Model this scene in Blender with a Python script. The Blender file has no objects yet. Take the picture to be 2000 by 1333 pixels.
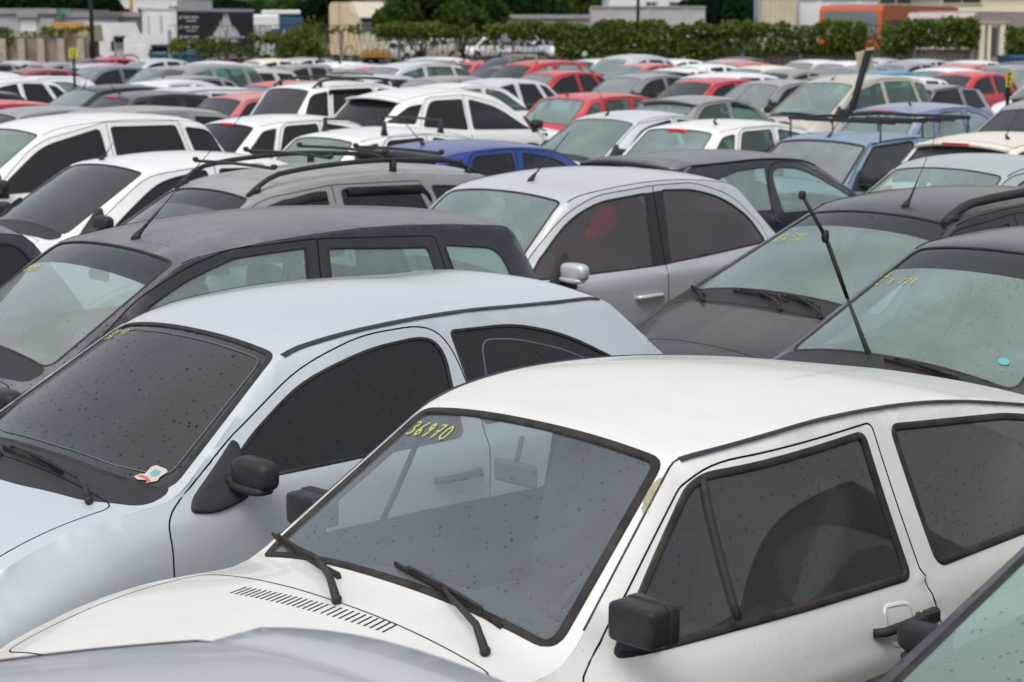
import bpy, math, random
import numpy as np
from mathutils import Vector, Matrix
from mathutils.geometry import delaunay_2d_cdt

random.seed(7); rng = np.random.default_rng(7)
SC = bpy.context.scene
COL = SC.collection

# ---------------------------------------------------------------- camera
FPX, HC, PT = 3775.0, 2.495, .162          # focal length in photo pixels (2000 wide), eye height, downward tilt
cam_d = bpy.data.cameras.new("camera"); cam = bpy.data.objects.new("camera", cam_d); COL.objects.link(cam)
cam_d.sensor_width = 36; cam_d.lens = FPX/2000*36; cam_d.clip_start = .1; cam_d.clip_end = 3000
cam.location = (0, 0, HC); cam.rotation_euler = (math.pi/2-PT, 0, 0)
cam_d.dof.use_dof = True; cam_d.dof.focus_distance = 6.4; cam_d.dof.aperture_fstop = 5.6
SC.camera = cam

# ---------------------------------------------------------------- daylight, overcast
SUN_EL, SUN_AZ = math.radians(58), math.radians(200)
wd = bpy.data.worlds.new("World"); SC.world = wd; wd.use_nodes = True
nt = wd.node_tree; nt.nodes.clear()
sky = nt.nodes.new('ShaderNodeTexSky'); sky.sky_type = 'NISHITA'; sky.sun_disc = False
sky.sun_elevation = SUN_EL; sky.sun_rotation = SUN_AZ; sky.air_density = 1.5; sky.dust_density = 4.2; sky.ozone_density = 1.0
hsv = nt.nodes.new('ShaderNodeHueSaturation'); hsv.inputs['Saturation'].default_value = .42
bg = nt.nodes.new('ShaderNodeBackground'); bg.inputs['Strength'].default_value = .15
wo = nt.nodes.new('ShaderNodeOutputWorld')
nt.links.new(sky.outputs[0], hsv.inputs['Color']); nt.links.new(hsv.outputs[0], bg.inputs[0]); nt.links.new(bg.outputs[0], wo.inputs[0])
sd = bpy.data.lights.new("sun", 'SUN'); sd.energy = .5; sd.angle = math.radians(30); sd.color = (1, .97, .93)
so = bpy.data.objects.new("sun", sd); COL.objects.link(so)
v = Vector((math.sin(SUN_AZ)*math.cos(SUN_EL), math.cos(SUN_AZ)*math.cos(SUN_EL), math.sin(SUN_EL)))
so.rotation_euler = v.to_track_quat('Z', 'Y').to_euler(); so.location = (0, -10, 40)
SC.view_settings.view_transform = 'Standard'; SC.view_settings.look = 'None'; SC.view_settings.exposure = 0.38; SC.view_settings.gamma = 1
SC.cycles.max_bounces = 8; SC.cycles.transparent_max_bounces = 12; SC.cycles.glossy_bounces = 4; SC.cycles.diffuse_bounces = 3
SC.cycles.caustics_reflective = False; SC.cycles.caustics_refractive = False

def ray(px, py):
    a, b = (px-1000)/FPX, (666.5-py)/FPX; c, s = math.cos(PT), math.sin(PT)
    return np.array([a, c+b*s, b*c-s])
def at_z(px, py, z):
    d = ray(px, py); return (d*(z-HC)/d[2])[:2]
def at_y(px, py, Y):
    d = ray(px, py); k = Y/d[1]; return d[0]*k, HC+d[2]*k
# ---------------------------------------------------------------- car surface maths
def fillet(P, closed=False, n=6):
    """P rows: coords..., last column = rounding length. Returns rounded polyline, index map."""
    P = np.array(P, float); N = len(P); out = []; mids = []
    for i in range(N):
        c, r = P[i, :-1], P[i, -1]
        if (not closed and i in (0, N-1)) or r <= 0:
            mids.append(len(out)); out.append(c); continue
        a, b = P[(i-1) % N, :-1], P[(i+1) % N, :-1]
        la, lb = np.linalg.norm((a-c)[:2]), np.linalg.norm((b-c)[:2])
        ra, rb = min(r, la*.499), min(r, lb*.499)
        pa, pb = c+(a-c)*ra/la, c+(b-c)*rb/lb
        m = len(out)
        for k in range(n+1):
            u = k/n; out.append(pa*(1-u)**2+2*c*u*(1-u)+pb*u*u)
        mids.append(m+n//2)
    return np.array(out), mids

def rpoly(pts, r=.03):
    """rounded closed polygon from (x,z[,r]) points"""
    return fillet([tuple(p[:2])+((p[2] if len(p) > 2 else r),) for p in pts], True, 5)[0]

def resample(P, h, closed=False):
    P = np.asarray(P, float)
    if closed: P = np.vstack([P, P[:1]])
    d = np.linalg.norm(np.diff(P, axis=0), axis=1)
    out = []
    for i in range(len(P)-1):
        k = max(1, int(math.ceil(d[i]/h)))
        for j in range(k): out.append(P[i]+(P[i+1]-P[i])*j/k)
    if not closed: out.append(P[-1])
    return np.array(out)

def inpoly(P, Q):
    x, y = Q[:, 0], Q[:, 1]; ins = np.zeros(len(Q), bool)
    a = np.asarray(P); b = np.roll(a, -1, 0)
    for (x0, y0), (x1, y1) in zip(a[:, :2], b[:, :2]):
        if y0 == y1: continue
        ins ^= ((y0 > y) != (y1 > y)) & (x < (x1-x0)*(y-y0)/(y1-y0)+x0)
    return ins

class Shape:
    def __init__(s, spec):
        s.sp = spec; s.cw = max(.95, spec['prof'][spec['ic']][0]); P = np.array(spec['prof'], float)     # x z w crown fillet
        Q, m = fillet(P, n=8); Q = resample(Q, .04)
        d = np.linalg.norm(np.diff(Q[:, :2], axis=0), axis=1)
        keep = np.r_[True, d > 1e-6]; Q = Q[keep]
        s.s = np.r_[0, np.cumsum(np.linalg.norm(np.diff(Q[:, :2], axis=0), axis=1))]
        s.Q = Q
        T = np.gradient(Q[:, :2], axis=0)
        for _ in range(2): T[1:-1] = (T[:-2]+2*T[1:-1]+T[2:])/4
        T /= np.linalg.norm(T, axis=1)[:, None]
        s.N = np.c_[-T[:, 1], T[:, 0]]                     # outward normal in xz
        s.S = s.s[-1]
        F0, m0 = fillet(P, n=8)
        s.sk = [s.s[np.argmin(((Q[:, :2]-F0[k][:2])**2).sum(1))] for k in m0]
        s.E = s.T(s.s, np.ones(len(s.s)))                   # edge curve
        E = s.E; i0, i1 = np.argmin(E[:, 0]), np.argmax(E[:, 0])
        U = E[i0:i1+1]; o = np.argsort(U[:, 0]); s.U = U[o]
        s.belt = np.array(spec['belt'], float); s.plan = np.array(spec['plan'], float)
    def T(s, u, t):
        I = lambda c: np.interp(u, s.s, c)
        x, z, w, c = (I(s.Q[:, k]) for k in range(4)); nx, nz = I(s.N[:, 0]), I(s.N[:, 1])
        k = c*np.abs(t)**2.3
        return np.stack([x-nx*k, t*w, z-nz*k], -1)
    def base(s, x, z):
        sp = s.sp
        zb = np.interp(x, s.belt[:, 0], s.belt[:, 1]); yb = np.interp(x, s.plan[:, 0], s.plan[:, 1])
        zE = np.interp(x, s.U[:, 0], s.U[:, 2]); wE = np.interp(x, s.U[:, 0], s.U[:, 1])
        sh = sp.get('shoulder', .025)
        k = np.clip((z-(zb-.07))/.06, 0, 1); k = k*k*(3-2*k)
        low = yb+.02*np.sin(np.pi*np.clip((z-.25)/np.maximum(zb-.25, .1), 0, 1))-.07*np.clip((.45-z)/.25, 0, 1)**2
        for (za, zc, d, wd) in sp.get('creases', []):
            z0 = za+(zc-za)*x/sp['L']; low = low+d*np.clip(1-np.abs(z-z0)/wd, 0, 1)*np.clip((x-1.3)/.25, 0, 1)
        low = low-sh*k
        den = np.maximum(zE-zb, .05); f = np.clip((z-zb)/den, 0, 1.2)
        ok = np.clip((zE-zb)/.18, 0, 1)
        up = (yb-sh)+(wE-(yb-sh))*(f+sp.get('bow', .10)*f*(1-f))
        return np.where(z > zb, low+(up-low)*ok, low)
    def Y(s, x, z):
        x = np.asarray(x, float); z = np.asarray(z, float)
        b = s.base(x, z); E = s.E
        eb = s.base(E[:, 0], E[:, 2]); dl = E[:, 1]-eb
        D = (x[:, None]-E[None, :, 0])**2+(z[:, None]-E[None, :, 2])**2
        sg = np.interp(x, [0, .45, .9, s.cw+.2, s.cw+.5, s.sp['L']-.7, s.sp['L']-.35, s.sp['L']], [.16, .12, .10, .09, .05, .05, .10, .14])
        W = 1/(D+1e-7)**2
        c = (W*dl).sum(1)/W.sum(1)
        return b+c*np.exp(-D.min(1)/sg**2)
    def side(s, x, z, sgn=-1):
        return np.stack([x, sgn*s.Y(x, z), z], -1)
# ---------------------------------------------------------------- car kinds (metres, x from the front bumper back)
SPECS = {}
def kind(name, L, W, H, cowl, wt, rt, rb, tail, zh=.70, hoodw=.70, wtw=.55, rw=.57, rtw=.55, rbw=.64, beltz=None, cr=.05, wsc=.10, roofc=.05,
         wins=(), doors=(), wheels=None, wr=.30, wrect=None, rrect=None, trims=(), fil=.22, nose=None, midz=None, **kw):
    """cowl, wt, rt, rb: (x,z) windscreen base and top, rear glass top and base; tail: list of (x,z,w,crown,r)"""
    mx = (wt[0]+rt[0])/2
    nose = nose or [(.16, .20, .58, .16, .05), (.02, .30, .62, .18, .08), (.0, .50, .64, .18, .08), (.10, zh-.05, .66, .15, .08), (.26, zh+.03, .67, .10, .2)]
    prof = list(nose)
    prof += [((nose[-1][0]+cowl[0])/2, (zh+.03+cowl[1])/2+.025, hoodw, .05, .3), (cowl[0], cowl[1], hoodw-.01, .09, .05)]
    ic = len(prof)-1
    prof += [(wt[0], wt[1], wtw, wsc*.5, fil*.5)]; iw = len(prof)-1
    prof += [(wt[0]+.3*(mx-wt[0]), wt[1]+.65*(H-wt[1]), wtw+.6*(rw-wtw), roofc, .3), (mx, midz or H+.006, rw, roofc, .5)]
    prof += [(mx+.6*(rt[0]-mx), rt[1]+.65*(H-rt[1]), (rw+rtw)/2, roofc, .3)]
    prof += [(rt[0], rt[1], rtw, roofc, fil*.4)]; ir = len(prof)-1
    prof += [(rb[0], rb[1], rbw, .06, .06)]; ib = len(prof)-1
    prof += tail
    wheels = wheels or (.76, L-.72)
    sp = dict(name=name, L=L, W=W, H=H, prof=prof, ic=ic, iw=iw, ir=ir, ib=ib, wheels=wheels, wr=wr, wins=wins, doors=doors, trims=trims,
              belt=beltz or [(0, cowl[1]-.08), (cowl[0], cowl[1]-.06), (rb[0], cowl[1]-.0), (L, cowl[1]-.0)],
              plan=[(0, W-.17), (.35, W-.05), (.8, W-.01), (L*.5, W), (L-.6, W-.02), (L-.2, W-.07), (L, W-.14)])
    sp.update(kw); SPECS[name] = sp
    return sp

def hatch_tail(L, z, w=.66):
    return [(L-.10, z-.12, w+.02, .10, .08), (L-.07, .66, w+.04, .13, .05), (L, .58, w+.03, .17, .06), (L-.01, .38, w+.02, .17, .08), (L-.14, .22, w, .12, .05)]

kind('boxy', 3.81, .80, 1.375, (1.20, .93), (1.76, 1.325), (3.22, 1.30), (3.58, .95), hatch_tail(3.81, .95), zh=.87, hoodw=.73, wtw=.60, rw=.63, rtw=.59,
     beltz=[(0, .80), (1.2, .86), (3.8, .88)], cr=.05, roofc=.035, wsc=.10, fil=.10,
     wins=[('door', [(1.38, .90), (1.83, 1.265), (2.44, 1.30), (2.56, .90)]), ('body', [(2.68, .92), (2.59, 1.27), (3.05, 1.255), (3.24, .94)])],
     doors=[[(1.26, .24), (1.22, .86), (1.78, 1.30), (2.52, 1.325), (2.63, .90), (2.60, .24)]])
kind('celta', 3.75, .80, 1.43, (.98, .96), (1.76, 1.375), (3.25, 1.385), (3.62, .98), hatch_tail(3.75, .95), zh=.74, wtw=.56, rw=.60, rtw=.56,
     beltz=[(0, .78), (1.1, .92), (3.75, .98)], wins=[('door', [(1.30, .93), (1.88, 1.30, .12), (2.38, 1.325, .12), (2.48, .94)]), ('body', [(2.58, .96), (2.56, 1.31), (2.95, 1.30, .1), (3.40, 1.05, .1), (3.42, .98)])],
     doors=[[(1.10, .24), (1.08, .90), (1.72, 1.33, .15), (2.35, 1.37, .15), (2.56, 1.05), (2.56, .5), (2.46, .24)]])
kind('march', 3.72, .82, 1.53, (.98, 1.02), (1.62, 1.44), (3.05, 1.47), (3.55, 1.05), hatch_tail(3.72, 1.0), zh=.80, wtw=.56, rw=.61, rtw=.57, fil=.3,
     beltz=[(0, .82), (1.0, .96), (3.7, 1.02)],
     wins=[('door', [(1.20, .97), (1.65, 1.30, .2), (2.16, 1.41, .05), (2.20, .98)]), ('door', [(2.29, .99), (2.28, 1.41), (2.75, 1.38, .2), (3.1, 1.16, .1), (3.14, 1.03)])],
     doors=[[(1.12, .26), (1.08, .95), (1.6, 1.34, .25), (2.25, 1.46), (2.28, .9), (2.22, .26)], [(2.22, .26), (2.28, .9), (2.25, 1.46), (2.85, 1.41, .2), (3.22, 1.10, .1), (3.2, .85), (2.75, .5, .2), (2.70, .26)]])
kind('hatch', 3.85, .81, 1.45, (1.0, .97), (1.74, 1.38), (3.20, 1.39), (3.66, .99), hatch_tail(3.85, .97), zh=.76, wtw=.56, rw=.60, rtw=.56,
     wins=[('door', [(1.34, .94), (1.84, 1.28, .15), (2.28, 1.355), (2.33, .95)]), ('door', [(2.42, .95), (2.40, 1.355), (2.85, 1.34, .05), (3.04, .97)]), ('body', [(3.13, .99), (2.97, 1.32), (3.15, 1.29, .05), (3.40, 1.06)])],
     doors=[[(1.18, .26), (1.15, .92), (1.75, 1.33, .15), (2.36, 1.39), (2.38, .9), (2.33, .26)], [(2.33, .26), (2.38, .9), (2.36, 1.39), (2.88, 1.375, .1), (3.08, .95), (2.95, .6), (2.82, .26)]])
kind('wagon', 4.20, .81, 1.50, (.98, .98), (1.74, 1.40), (3.72, 1.42), (4.02, 1.0), hatch_tail(4.2, .97), zh=.76, wtw=.56, rw=.60, rtw=.56,
     wins=[('door', [(1.30, .95), (1.85, 1.30, .15), (2.24, 1.375), (2.27, .96)]), ('door', [(2.37, .96), (2.37, 1.385), (3.02, 1.37), (3.16, .98)]), ('body', [(3.28, 1.0), (3.16, 1.37), (3.62, 1.34, .08), (3.80, 1.02)])],
     doors=[[(1.18, .26), (1.12, .93), (1.75, 1.35, .15), (2.30, 1.42), (2.32, .9), (2.28, .26)], [(2.28, .26), (2.32, .9), (2.30, 1.42), (3.06, 1.41), (3.22, .97), (3.05, .6), (2.90, .26)]])
kind('sedan', 4.25, .84, 1.44, (1.1, .94), (1.84, 1.36), (3.05, 1.36), (3.62, 1.02), [(4.08, 1.00, .66, .06, .1), (4.2, .80, .68, .12, .06), (4.25, .55, .68, .16, .06), (4.2, .38, .66, .16, .06), (4.1, .22, .64, .1, .05)], zh=.74, wtw=.56, rw=.60, rtw=.56,
     wins=[('door', [(1.46, .93), (1.93, 1.26, .15), (2.38, 1.34), (2.42, .95)]), ('door', [(2.51, .95), (2.49, 1.34), (2.95, 1.30, .15), (3.28, 1.0)])],
     doors=[[(1.24, .26), (1.20, .90), (1.85, 1.31, .15), (2.45, 1.375), (2.47, .9), (2.42, .26)], [(2.42, .26), (2.47, .9), (2.45, 1.375), (3.0, 1.33, .15), (3.36, .99), (3.2, .6), (3.05, .26)]])
kind('mpv', 3.95, .84, 1.66, (.72, 1.04), (1.55, 1.55), (3.35, 1.60), (3.78, 1.05), hatch_tail(3.95, 1.02), zh=.84, wtw=.57, rw=.61, rtw=.58, beltz=[(0, .84), (.8, .98), (3.95, 1.04)], fil=.3,
     wins=[('door', [(.98, 1.0), (1.55, 1.40, .15), (2.14, 1.54, .05), (2.18, 1.02)]), ('door', [(2.28, 1.02), (2.26, 1.55), (2.98, 1.54), (3.10, 1.04)]), ('body', [(3.20, 1.06), (3.09, 1.52), (3.38, 1.48, .1), (3.55, 1.15, .1), (3.55, 1.08)])],
     doors=[[(1.05, .28), (.92, .97), (1.5, 1.44, .2), (2.22, 1.60), (2.24, .95), (2.18, .28)], [(2.18, .28), (2.24, .95), (2.22, 1.60), (3.02, 1.585), (3.15, 1.03), (3.0, .65), (2.85, .28)]])
kind('suv', 4.35, .90, 1.66, (1.12, 1.09), (1.85, 1.53), (3.55, 1.55), (4.05, 1.12), hatch_tail(4.35, 1.08, .70), zh=.92, hoodw=.76, wtw=.60, rw=.64, rtw=.60, beltz=[(0, .92), (1.2, 1.04), (4.3, 1.14)], wr=.34,
     wins=[('door', [(1.50, 1.07), (1.95, 1.37, .2), (2.48, 1.50, .05), (2.54, 1.10)]), ('door', [(2.64, 1.10), (2.60, 1.50), (3.14, 1.49, .1), (3.38, 1.16)]), ('body', [(3.50, 1.20), (3.28, 1.45), (3.50, 1.42, .06), (3.86, 1.22, .05)])],
     doors=[[(1.34, .32), (1.28, 1.0), (1.9, 1.43, .2), (2.56, 1.56), (2.60, 1.0), (2.52, .32)], [(2.52, .32), (2.60, 1.0), (2.56, 1.56), (3.2, 1.535, .1), (3.44, 1.15), (3.35, .75), (3.15, .32)]])

def tweak(name, base, ic, iw, ir, mid, rb, **kw):
    import copy
    sp = copy.deepcopy(SPECS[base]); sp['name'] = name; P = sp['prof']; o = P[sp['iw']+2]
    for k, v in (('ic', ic), ('iw', iw), ('ir', ir), ('ib', rb)): P[sp[k]] = tuple(v)
    dz, dw = mid[1]-o[1], mid[2]-o[2]
    for i in (1, 2, 3):
        q = list(P[sp['iw']+i]); q[1] += dz; q[2] += dw; P[sp['iw']+i] = tuple(q)
    P[sp['iw']+2] = tuple(mid); sp['H'] = mid[1]; sp.update(kw); SPECS[name] = sp
    if 'L' in kw:
        n = sp['ib']+1; sp['prof'] = P[:n]+hatch_tail(kw['L'], sp['belt'][-1][1]); sp['plan'] = [(a*kw['L']/SPECS[base]['L'], b) if a > 1 else (a, b) for a, b in sp['plan']]
tweak('old_hatch', 'boxy', (1.143, .978, .67, .09, .05), (1.734, 1.366, .523, .05, .05), (3.74, 1.235, .590, .035, .04), (2.35, 1.408, .612, .035, .5), (3.96, .97, .66, .06, .06),
      wins=[('door', [(1.329, .904, .01), (1.80, 1.268, .06), (2.479, 1.297, .03), (2.539, .878, .03)]), ('body', [(2.70, .885, .04), (2.633, 1.295, .03), (3.30, 1.235, .1), (3.66, 1.165, .06), (3.78, .91, .04)])],
      doors=[[(1.22, .24), (1.20, .86, .02), (1.362, .975), (1.733, 1.245), (1.86, 1.302, .08), (2.532, 1.325, .03), (2.605, .86, .05), (2.66, .70, .05), (2.64, .24)]], L=4.08, wheels=(.78, 3.14),
      creases=[(.725, .655, .022, .055), (.885, .865, .014, .03)])
tweak('round_hatch', 'celta', (1.064, .984, .735, .09, .05), (1.685, 1.356, .532, .05, .11), (3.34, 1.419, .596, .05, .088), (2.505, 1.444, .604, .05, .5), (3.87, 1.0, .66, .06, .06), L=3.96, wheels=(.60, 3.10), wr=.255,
      wins=[('door', [(1.30, .93, .03), (1.437, 1.045, .1), (1.772, 1.222, .15), (2.05, 1.297, .1), (2.33, 1.318, .10), (2.395, 1.25, .06), (2.38, .94, .04)]),
            ('body', [(2.50, .97, .03), (2.45, 1.322, .02), (2.785, 1.313, .1), (3.055, 1.25, .15), (3.40, 1.07, .06), (3.38, 1.0, .04)])],
      doors=[[(1.12, .24), (1.037, .635, .05), (1.045, .85, .05), (1.379, 1.062, .1), (1.788, 1.275, .15), (2.03, 1.350, .1), (2.34, 1.362, .12), (2.44, 1.27, .1), (2.50, .95, .1), (2.47, .5, .1), (2.40, .24)]])
tweak('dark_wagon', 'wagon', (.892, 1.027, .639, .09, .05), (1.63, 1.45, .599, .05, .11), (3.711, 1.476, .607, .05, .088), (2.73, 1.549, .643, .05, .5), (4.011, 1.0, .64, .06, .06),
      wins=[('door', [(1.16, 1.0, .03), (1.424, 1.208, .1), (1.66, 1.325, .1), (1.92, 1.405, .05), (2.316, 1.426, .02), (2.27, 1.0, .02)]),
            ('door', [(2.445, 1.413, .02), (3.069, 1.371, .03), (3.15, 1.02, .03), (2.41, 1.0, .03)]),
            ('body', [(3.183, 1.375, .03), (3.56, 1.33, .10), (3.64, 1.10, .06), (3.62, 1.04, .03), (3.27, 1.02, .03)])],
      doors=[[(1.05, .26), (1.0, .95, .05), (1.40, 1.255, .1), (1.66, 1.375, .1), (1.90, 1.445, .05), (2.391, 1.462, .02), (2.345, .9), (2.28, .26)], [(2.28, .26), (2.345, .9), (2.391, 1.462), (3.13, 1.425, .04), (3.22, .97), (3.05, .6), (2.90, .26)]])
tweak('bubble_hatch', 'march', (.976, 1.025, .691, .09, .05), (1.527, 1.463, .59, .05, .15), (3.067, 1.487, .614, .05, .12), (2.335, 1.556, .647, .05, .5), (3.567, 1.05, .64, .06, .06),
      wins=[('door', [(1.12, .965, .03), (1.263, 1.097, .1), (1.522, 1.297, .15), (1.781, 1.394, .1), (2.177, 1.428, .02), (2.126, .974, .02)]),
            ('door', [(2.321, 1.44, .02), (2.60, 1.43, .1), (2.90, 1.36, .15), (3.15, 1.20, .1), (3.24, 1.05, .04), (2.276, .982, .02)])],
      doors=[[(1.08, .26), (1.0, .93, .05), (1.20, 1.11, .1), (1.50, 1.33, .15), (1.77, 1.435, .1), (2.245, 1.475, .02), (2.226, .9), (2.20, .26)], [(2.20, .26), (2.226, .9), (2.245, 1.475), (2.62, 1.475, .1), (2.98, 1.38, .15), (3.30, 1.12, .1), (3.25, .85, .1), (2.85, .5, .2), (2.72, .26)]],
      trims=[[(2.17, 1.43, .01), (2.33, 1.44, .01), (2.285, .975, .01), (2.12, .968, .01)]])
# ---------------------------------------------------------------- materials
MATS = {}
class NT:
    def __init__(s, name):
        s.m = bpy.data.materials.new(name); s.m.use_nodes = True; s.t = s.m.node_tree; s.t.nodes.clear()
        s.out = s.n('ShaderNodeOutputMaterial'); MATS[name] = s.m
    def n(s, t, **k):
        o = s.t.nodes.new(t)
        for a, b in k.items(): setattr(o, a, b)
        return o
    def l(s, a, b): s.t.links.new(a, b)
    def set(s, sock, v):
        if hasattr(v, 'links') or isinstance(v, bpy.types.NodeSocket): s.l(v, sock)
        elif isinstance(v, (tuple, list)) and len(v) == 3 and sock.type == 'RGBA': sock.default_value = (*v, 1)
        else: sock.default_value = v
    def math(s, op, a, b=None, c=None, clamp=False):
        o = s.n('ShaderNodeMath', operation=op, use_clamp=clamp)
        for i, v in enumerate((a, b, c)):
            if v is not None: s.set(o.inputs[i], v)
        return o.outputs[0]
    def mix(s, f, a, b):
        o = s.n('ShaderNodeMix', data_type='RGBA'); s.set(o.inputs[0], f); s.set(o.inputs[6], a); s.set(o.inputs[7], b); return o.outputs[2]
    def ramp(s, f, a, b, lo=0., hi=1.):
        o = s.n('ShaderNodeMapRange', clamp=True); s.set(o.inputs[0], f); o.inputs[1].default_value = a; o.inputs[2].default_value = b
        o.inputs[3].default_value = lo; o.inputs[4].default_value = hi; return o.outputs[0]
    def noise(s, scale, vec=None, detail=4, rough=.55, dist=0):
        o = s.n('ShaderNodeTexNoise'); o.inputs['Scale'].default_value = scale; o.inputs['Detail'].default_value = detail
        o.inputs['Roughness'].default_value = rough; o.inputs['Distortion'].default_value = dist
        if vec is not None: s.l(vec, o.inputs['Vector'])
        return o.outputs[0]
    def voro(s, scale, vec=None, rand=1.0):
        o = s.n('ShaderNodeTexVoronoi'); o.inputs['Scale'].default_value = scale; o.inputs['Randomness'].default_value = rand
        if vec is not None: s.l(vec, o.inputs['Vector'])
        return o
    def pos(s): return s.n('ShaderNodeNewGeometry').outputs['Position']
    def scaled(s, v, sc):
        o = s.n('ShaderNodeMapping'); s.l(v, o.inputs[0]); o.inputs['Scale'].default_value = sc; return o.outputs[0]
    def bsdf(s, color, rough=.5, metal=0, coat=0, bump=None, bstr=.2, spec=.5, coat_r=.08, bdist=.01):
        b = s.n('ShaderNodeBsdfPrincipled'); s.set(b.inputs['Base Color'], color); s.set(b.inputs['Roughness'], rough); s.set(b.inputs['Metallic'], metal)
        s.set(b.inputs['Coat Weight'], coat); b.inputs['Coat Roughness'].default_value = coat_r; b.inputs['Specular IOR Level'].default_value = spec
        if bump is not None:
            u = s.n('ShaderNodeBump'); u.inputs['Strength'].default_value = bstr; u.inputs['Distance'].default_value = bdist; s.l(bump, u.inputs['Height']); s.l(u.outputs[0], b.inputs['Normal'])
        return b.outputs[0]
    def done(s, sh): s.l(sh, s.out.inputs[0]); return s.m

def drops(k, v, scale, size, thin=.5):
    """scattered drop spots: 1 inside a drop"""
    vo = k.voro(scale, v); r = k.n('ShaderNodeSeparateColor'); k.l(vo.outputs['Color'], r.inputs[0])
    lim = k.math('MULTIPLY', k.math('SUBTRACT', r.outputs[0], thin, clamp=True), size/(1-thin))
    d = k.math('SUBTRACT', lim, vo.outputs['Distance'])
    return k.ramp(d, 0, size*.25)

def paint(name, col, metal=0., dust=.5, dustc=(.30, .285, .275), rough=.40, coat=.6, spots=0., side=.10, spec=.35):
    k = NT('paint_'+name); p = k.pos(); g = k.n('ShaderNodeNewGeometry'); sx = k.n('ShaderNodeSeparateXYZ'); k.l(g.outputs['True Normal'], sx.inputs[0])
    up = k.ramp(sx.outputs[2], .35, .98)
    n1 = k.noise(1.7, p, 6, .62, .6); n2 = k.noise(22, p, 3, .6); n3 = k.noise(160, p, 2)
    patch = k.ramp(n1, .34, .66)
    m = k.math('ADD', k.math('MULTIPLY', k.math('MULTIPLY', up, dust), k.math('ADD', .35, k.math('MULTIPLY', patch, .8))), side*.6)
    m = k.math('MULTIPLY', m, k.math('ADD', .72, k.math('MULTIPLY', n2, .55)), clamp=True)
    if spots > 0:
        s1 = drops(k, p, 26, .30, .35); s2 = drops(k, p, 70, .34, .4)
        sp = k.math('MULTIPLY', k.math('MAXIMUM', s1, s2), spots)
        m = k.math('MULTIPLY', m, k.math('SUBTRACT', 1., sp))
        base = k.mix(sp, col, tuple(c*.35 for c in col))
    else: base = col
    # specks of grime
    gr = k.math('MULTIPLY', drops(k, p, 38, .13, .55), .55)
    dc = k.mix(k.ramp(k.noise(3.1, p, 5, .65, .8), .42, .58), dustc, tuple(x*y for x, y in zip(dustc, (1.0, 1.03, 1.12)))) if dust < .3 else k.mix(k.ramp(k.noise(3.1, p, 5, .65, .8), .42, .60), tuple(x*y for x, y in zip(dustc, (1.05, 1.0, .92))), tuple(x*y for x, y in zip(dustc, (.92, .96, 1.08))))
    st = k.math('MULTIPLY', k.ramp(k.noise(7, k.scaled(p, (1, 1, .18)), 5, .7, .3), .5, .8), .16)
    base = k.mix(st, base, tuple(x*.6 for x in dustc)) if max(col) > .3 else base
    c = k.mix(m, base, dc); c = k.mix(gr, c, tuple(x*.55 for x in dustc))
    if metal > 0: c2 = k.mix(k.math('MULTIPLY', k.noise(900, p, 1), .18), c, (.9, .9, .9))
    else: c2 = c
    r = k.math('ADD', rough, k.math('MULTIPLY', m, .45), clamp=True)
    ct = k.math('MULTIPLY', k.math('SUBTRACT', 1., k.math('MULTIPLY', m, 1.1), clamp=True), coat)
    me = k.math('MULTIPLY', k.math('SUBTRACT', 1., m), metal)
    front = k.bsdf(c2, r, me, ct, bump=n3, bstr=.035, bdist=.004, spec=spec, coat_r=.05)
    back = k.bsdf((.09, .09, .095), .8)
    mx = k.n('ShaderNodeMixShader'); k.l(g.outputs['Backfacing'], mx.inputs[0]); k.l(front, mx.inputs[1]); k.l(back, mx.inputs[2])
    return k.done(mx.outputs[0])

def glass(name, tint, haze=.12, hazec=(.50, .55, .53), spots=.6, ior=1.62, big=False):
    k = NT('glass_'+name); p = k.pos()
    tr = k.n('ShaderNodeBsdfTransparent'); tr.inputs[0].default_value = (*tint, 1)
    df = k.n('ShaderNodeBsdfDiffuse'); df.inputs[0].default_value = (*hazec, 1)
    gl = k.n('ShaderNodeBsdfGlossy'); gl.inputs['Roughness'].default_value = .035; gl.inputs[0].default_value = (.96, .98, 1, 1)
    n1 = k.ramp(k.noise(2.2, p, 5, .6, .2), .3, .7, .78, 1.2)
    sp = k.math('MAXIMUM', drops(k, p, 60, .34, .35), drops(k, k.scaled(p, (1, .75, 1)), 34 if big else 44, .27 if big else .17, .1 if big else .6))
    hz = k.math('MULTIPLY', n1, haze)  # diffuse film: dust, plus reflected and cabin light put into the pane's colour
    hz = k.math('MULTIPLY', hz, k.math('SUBTRACT', 1., k.math('MULTIPLY', sp, spots)), clamp=True)
    bu = k.n('ShaderNodeBump'); bu.inputs['Strength'].default_value = .25; bu.inputs['Distance'].default_value = .002; k.l(sp, bu.inputs['Height']); k.l(bu.outputs[0], gl.inputs['Normal'])
    fr = k.n('ShaderNodeFresnel'); fr.inputs[0].default_value = ior
    gq = k.n('ShaderNodeNewGeometry')
    a = k.n('ShaderNodeMixShader'); k.l(hz, a.inputs[0]); k.l(tr.outputs[0], a.inputs[1]); k.l(df.outputs[0], a.inputs[2])
    b = k.n('ShaderNodeMixShader'); k.l(k.math('MULTIPLY', fr.outputs[0], k.math('SUBTRACT', 1., k.math('MULTIPLY', sp, .42*spots))), b.inputs[0]); k.l(a.outputs[0], b.inputs[1]); k.l(gl.outputs[0], b.inputs[2])
    # seen from inside the pane only tints
    f = k.n('ShaderNodeMixShader'); k.l(gq.outputs['Backfacing'], f.inputs[0]); k.l(b.outputs[0], f.inputs[1]); k.l(a.outputs[0], f.inputs[2])
    return k.done(f.outputs[0])

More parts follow.
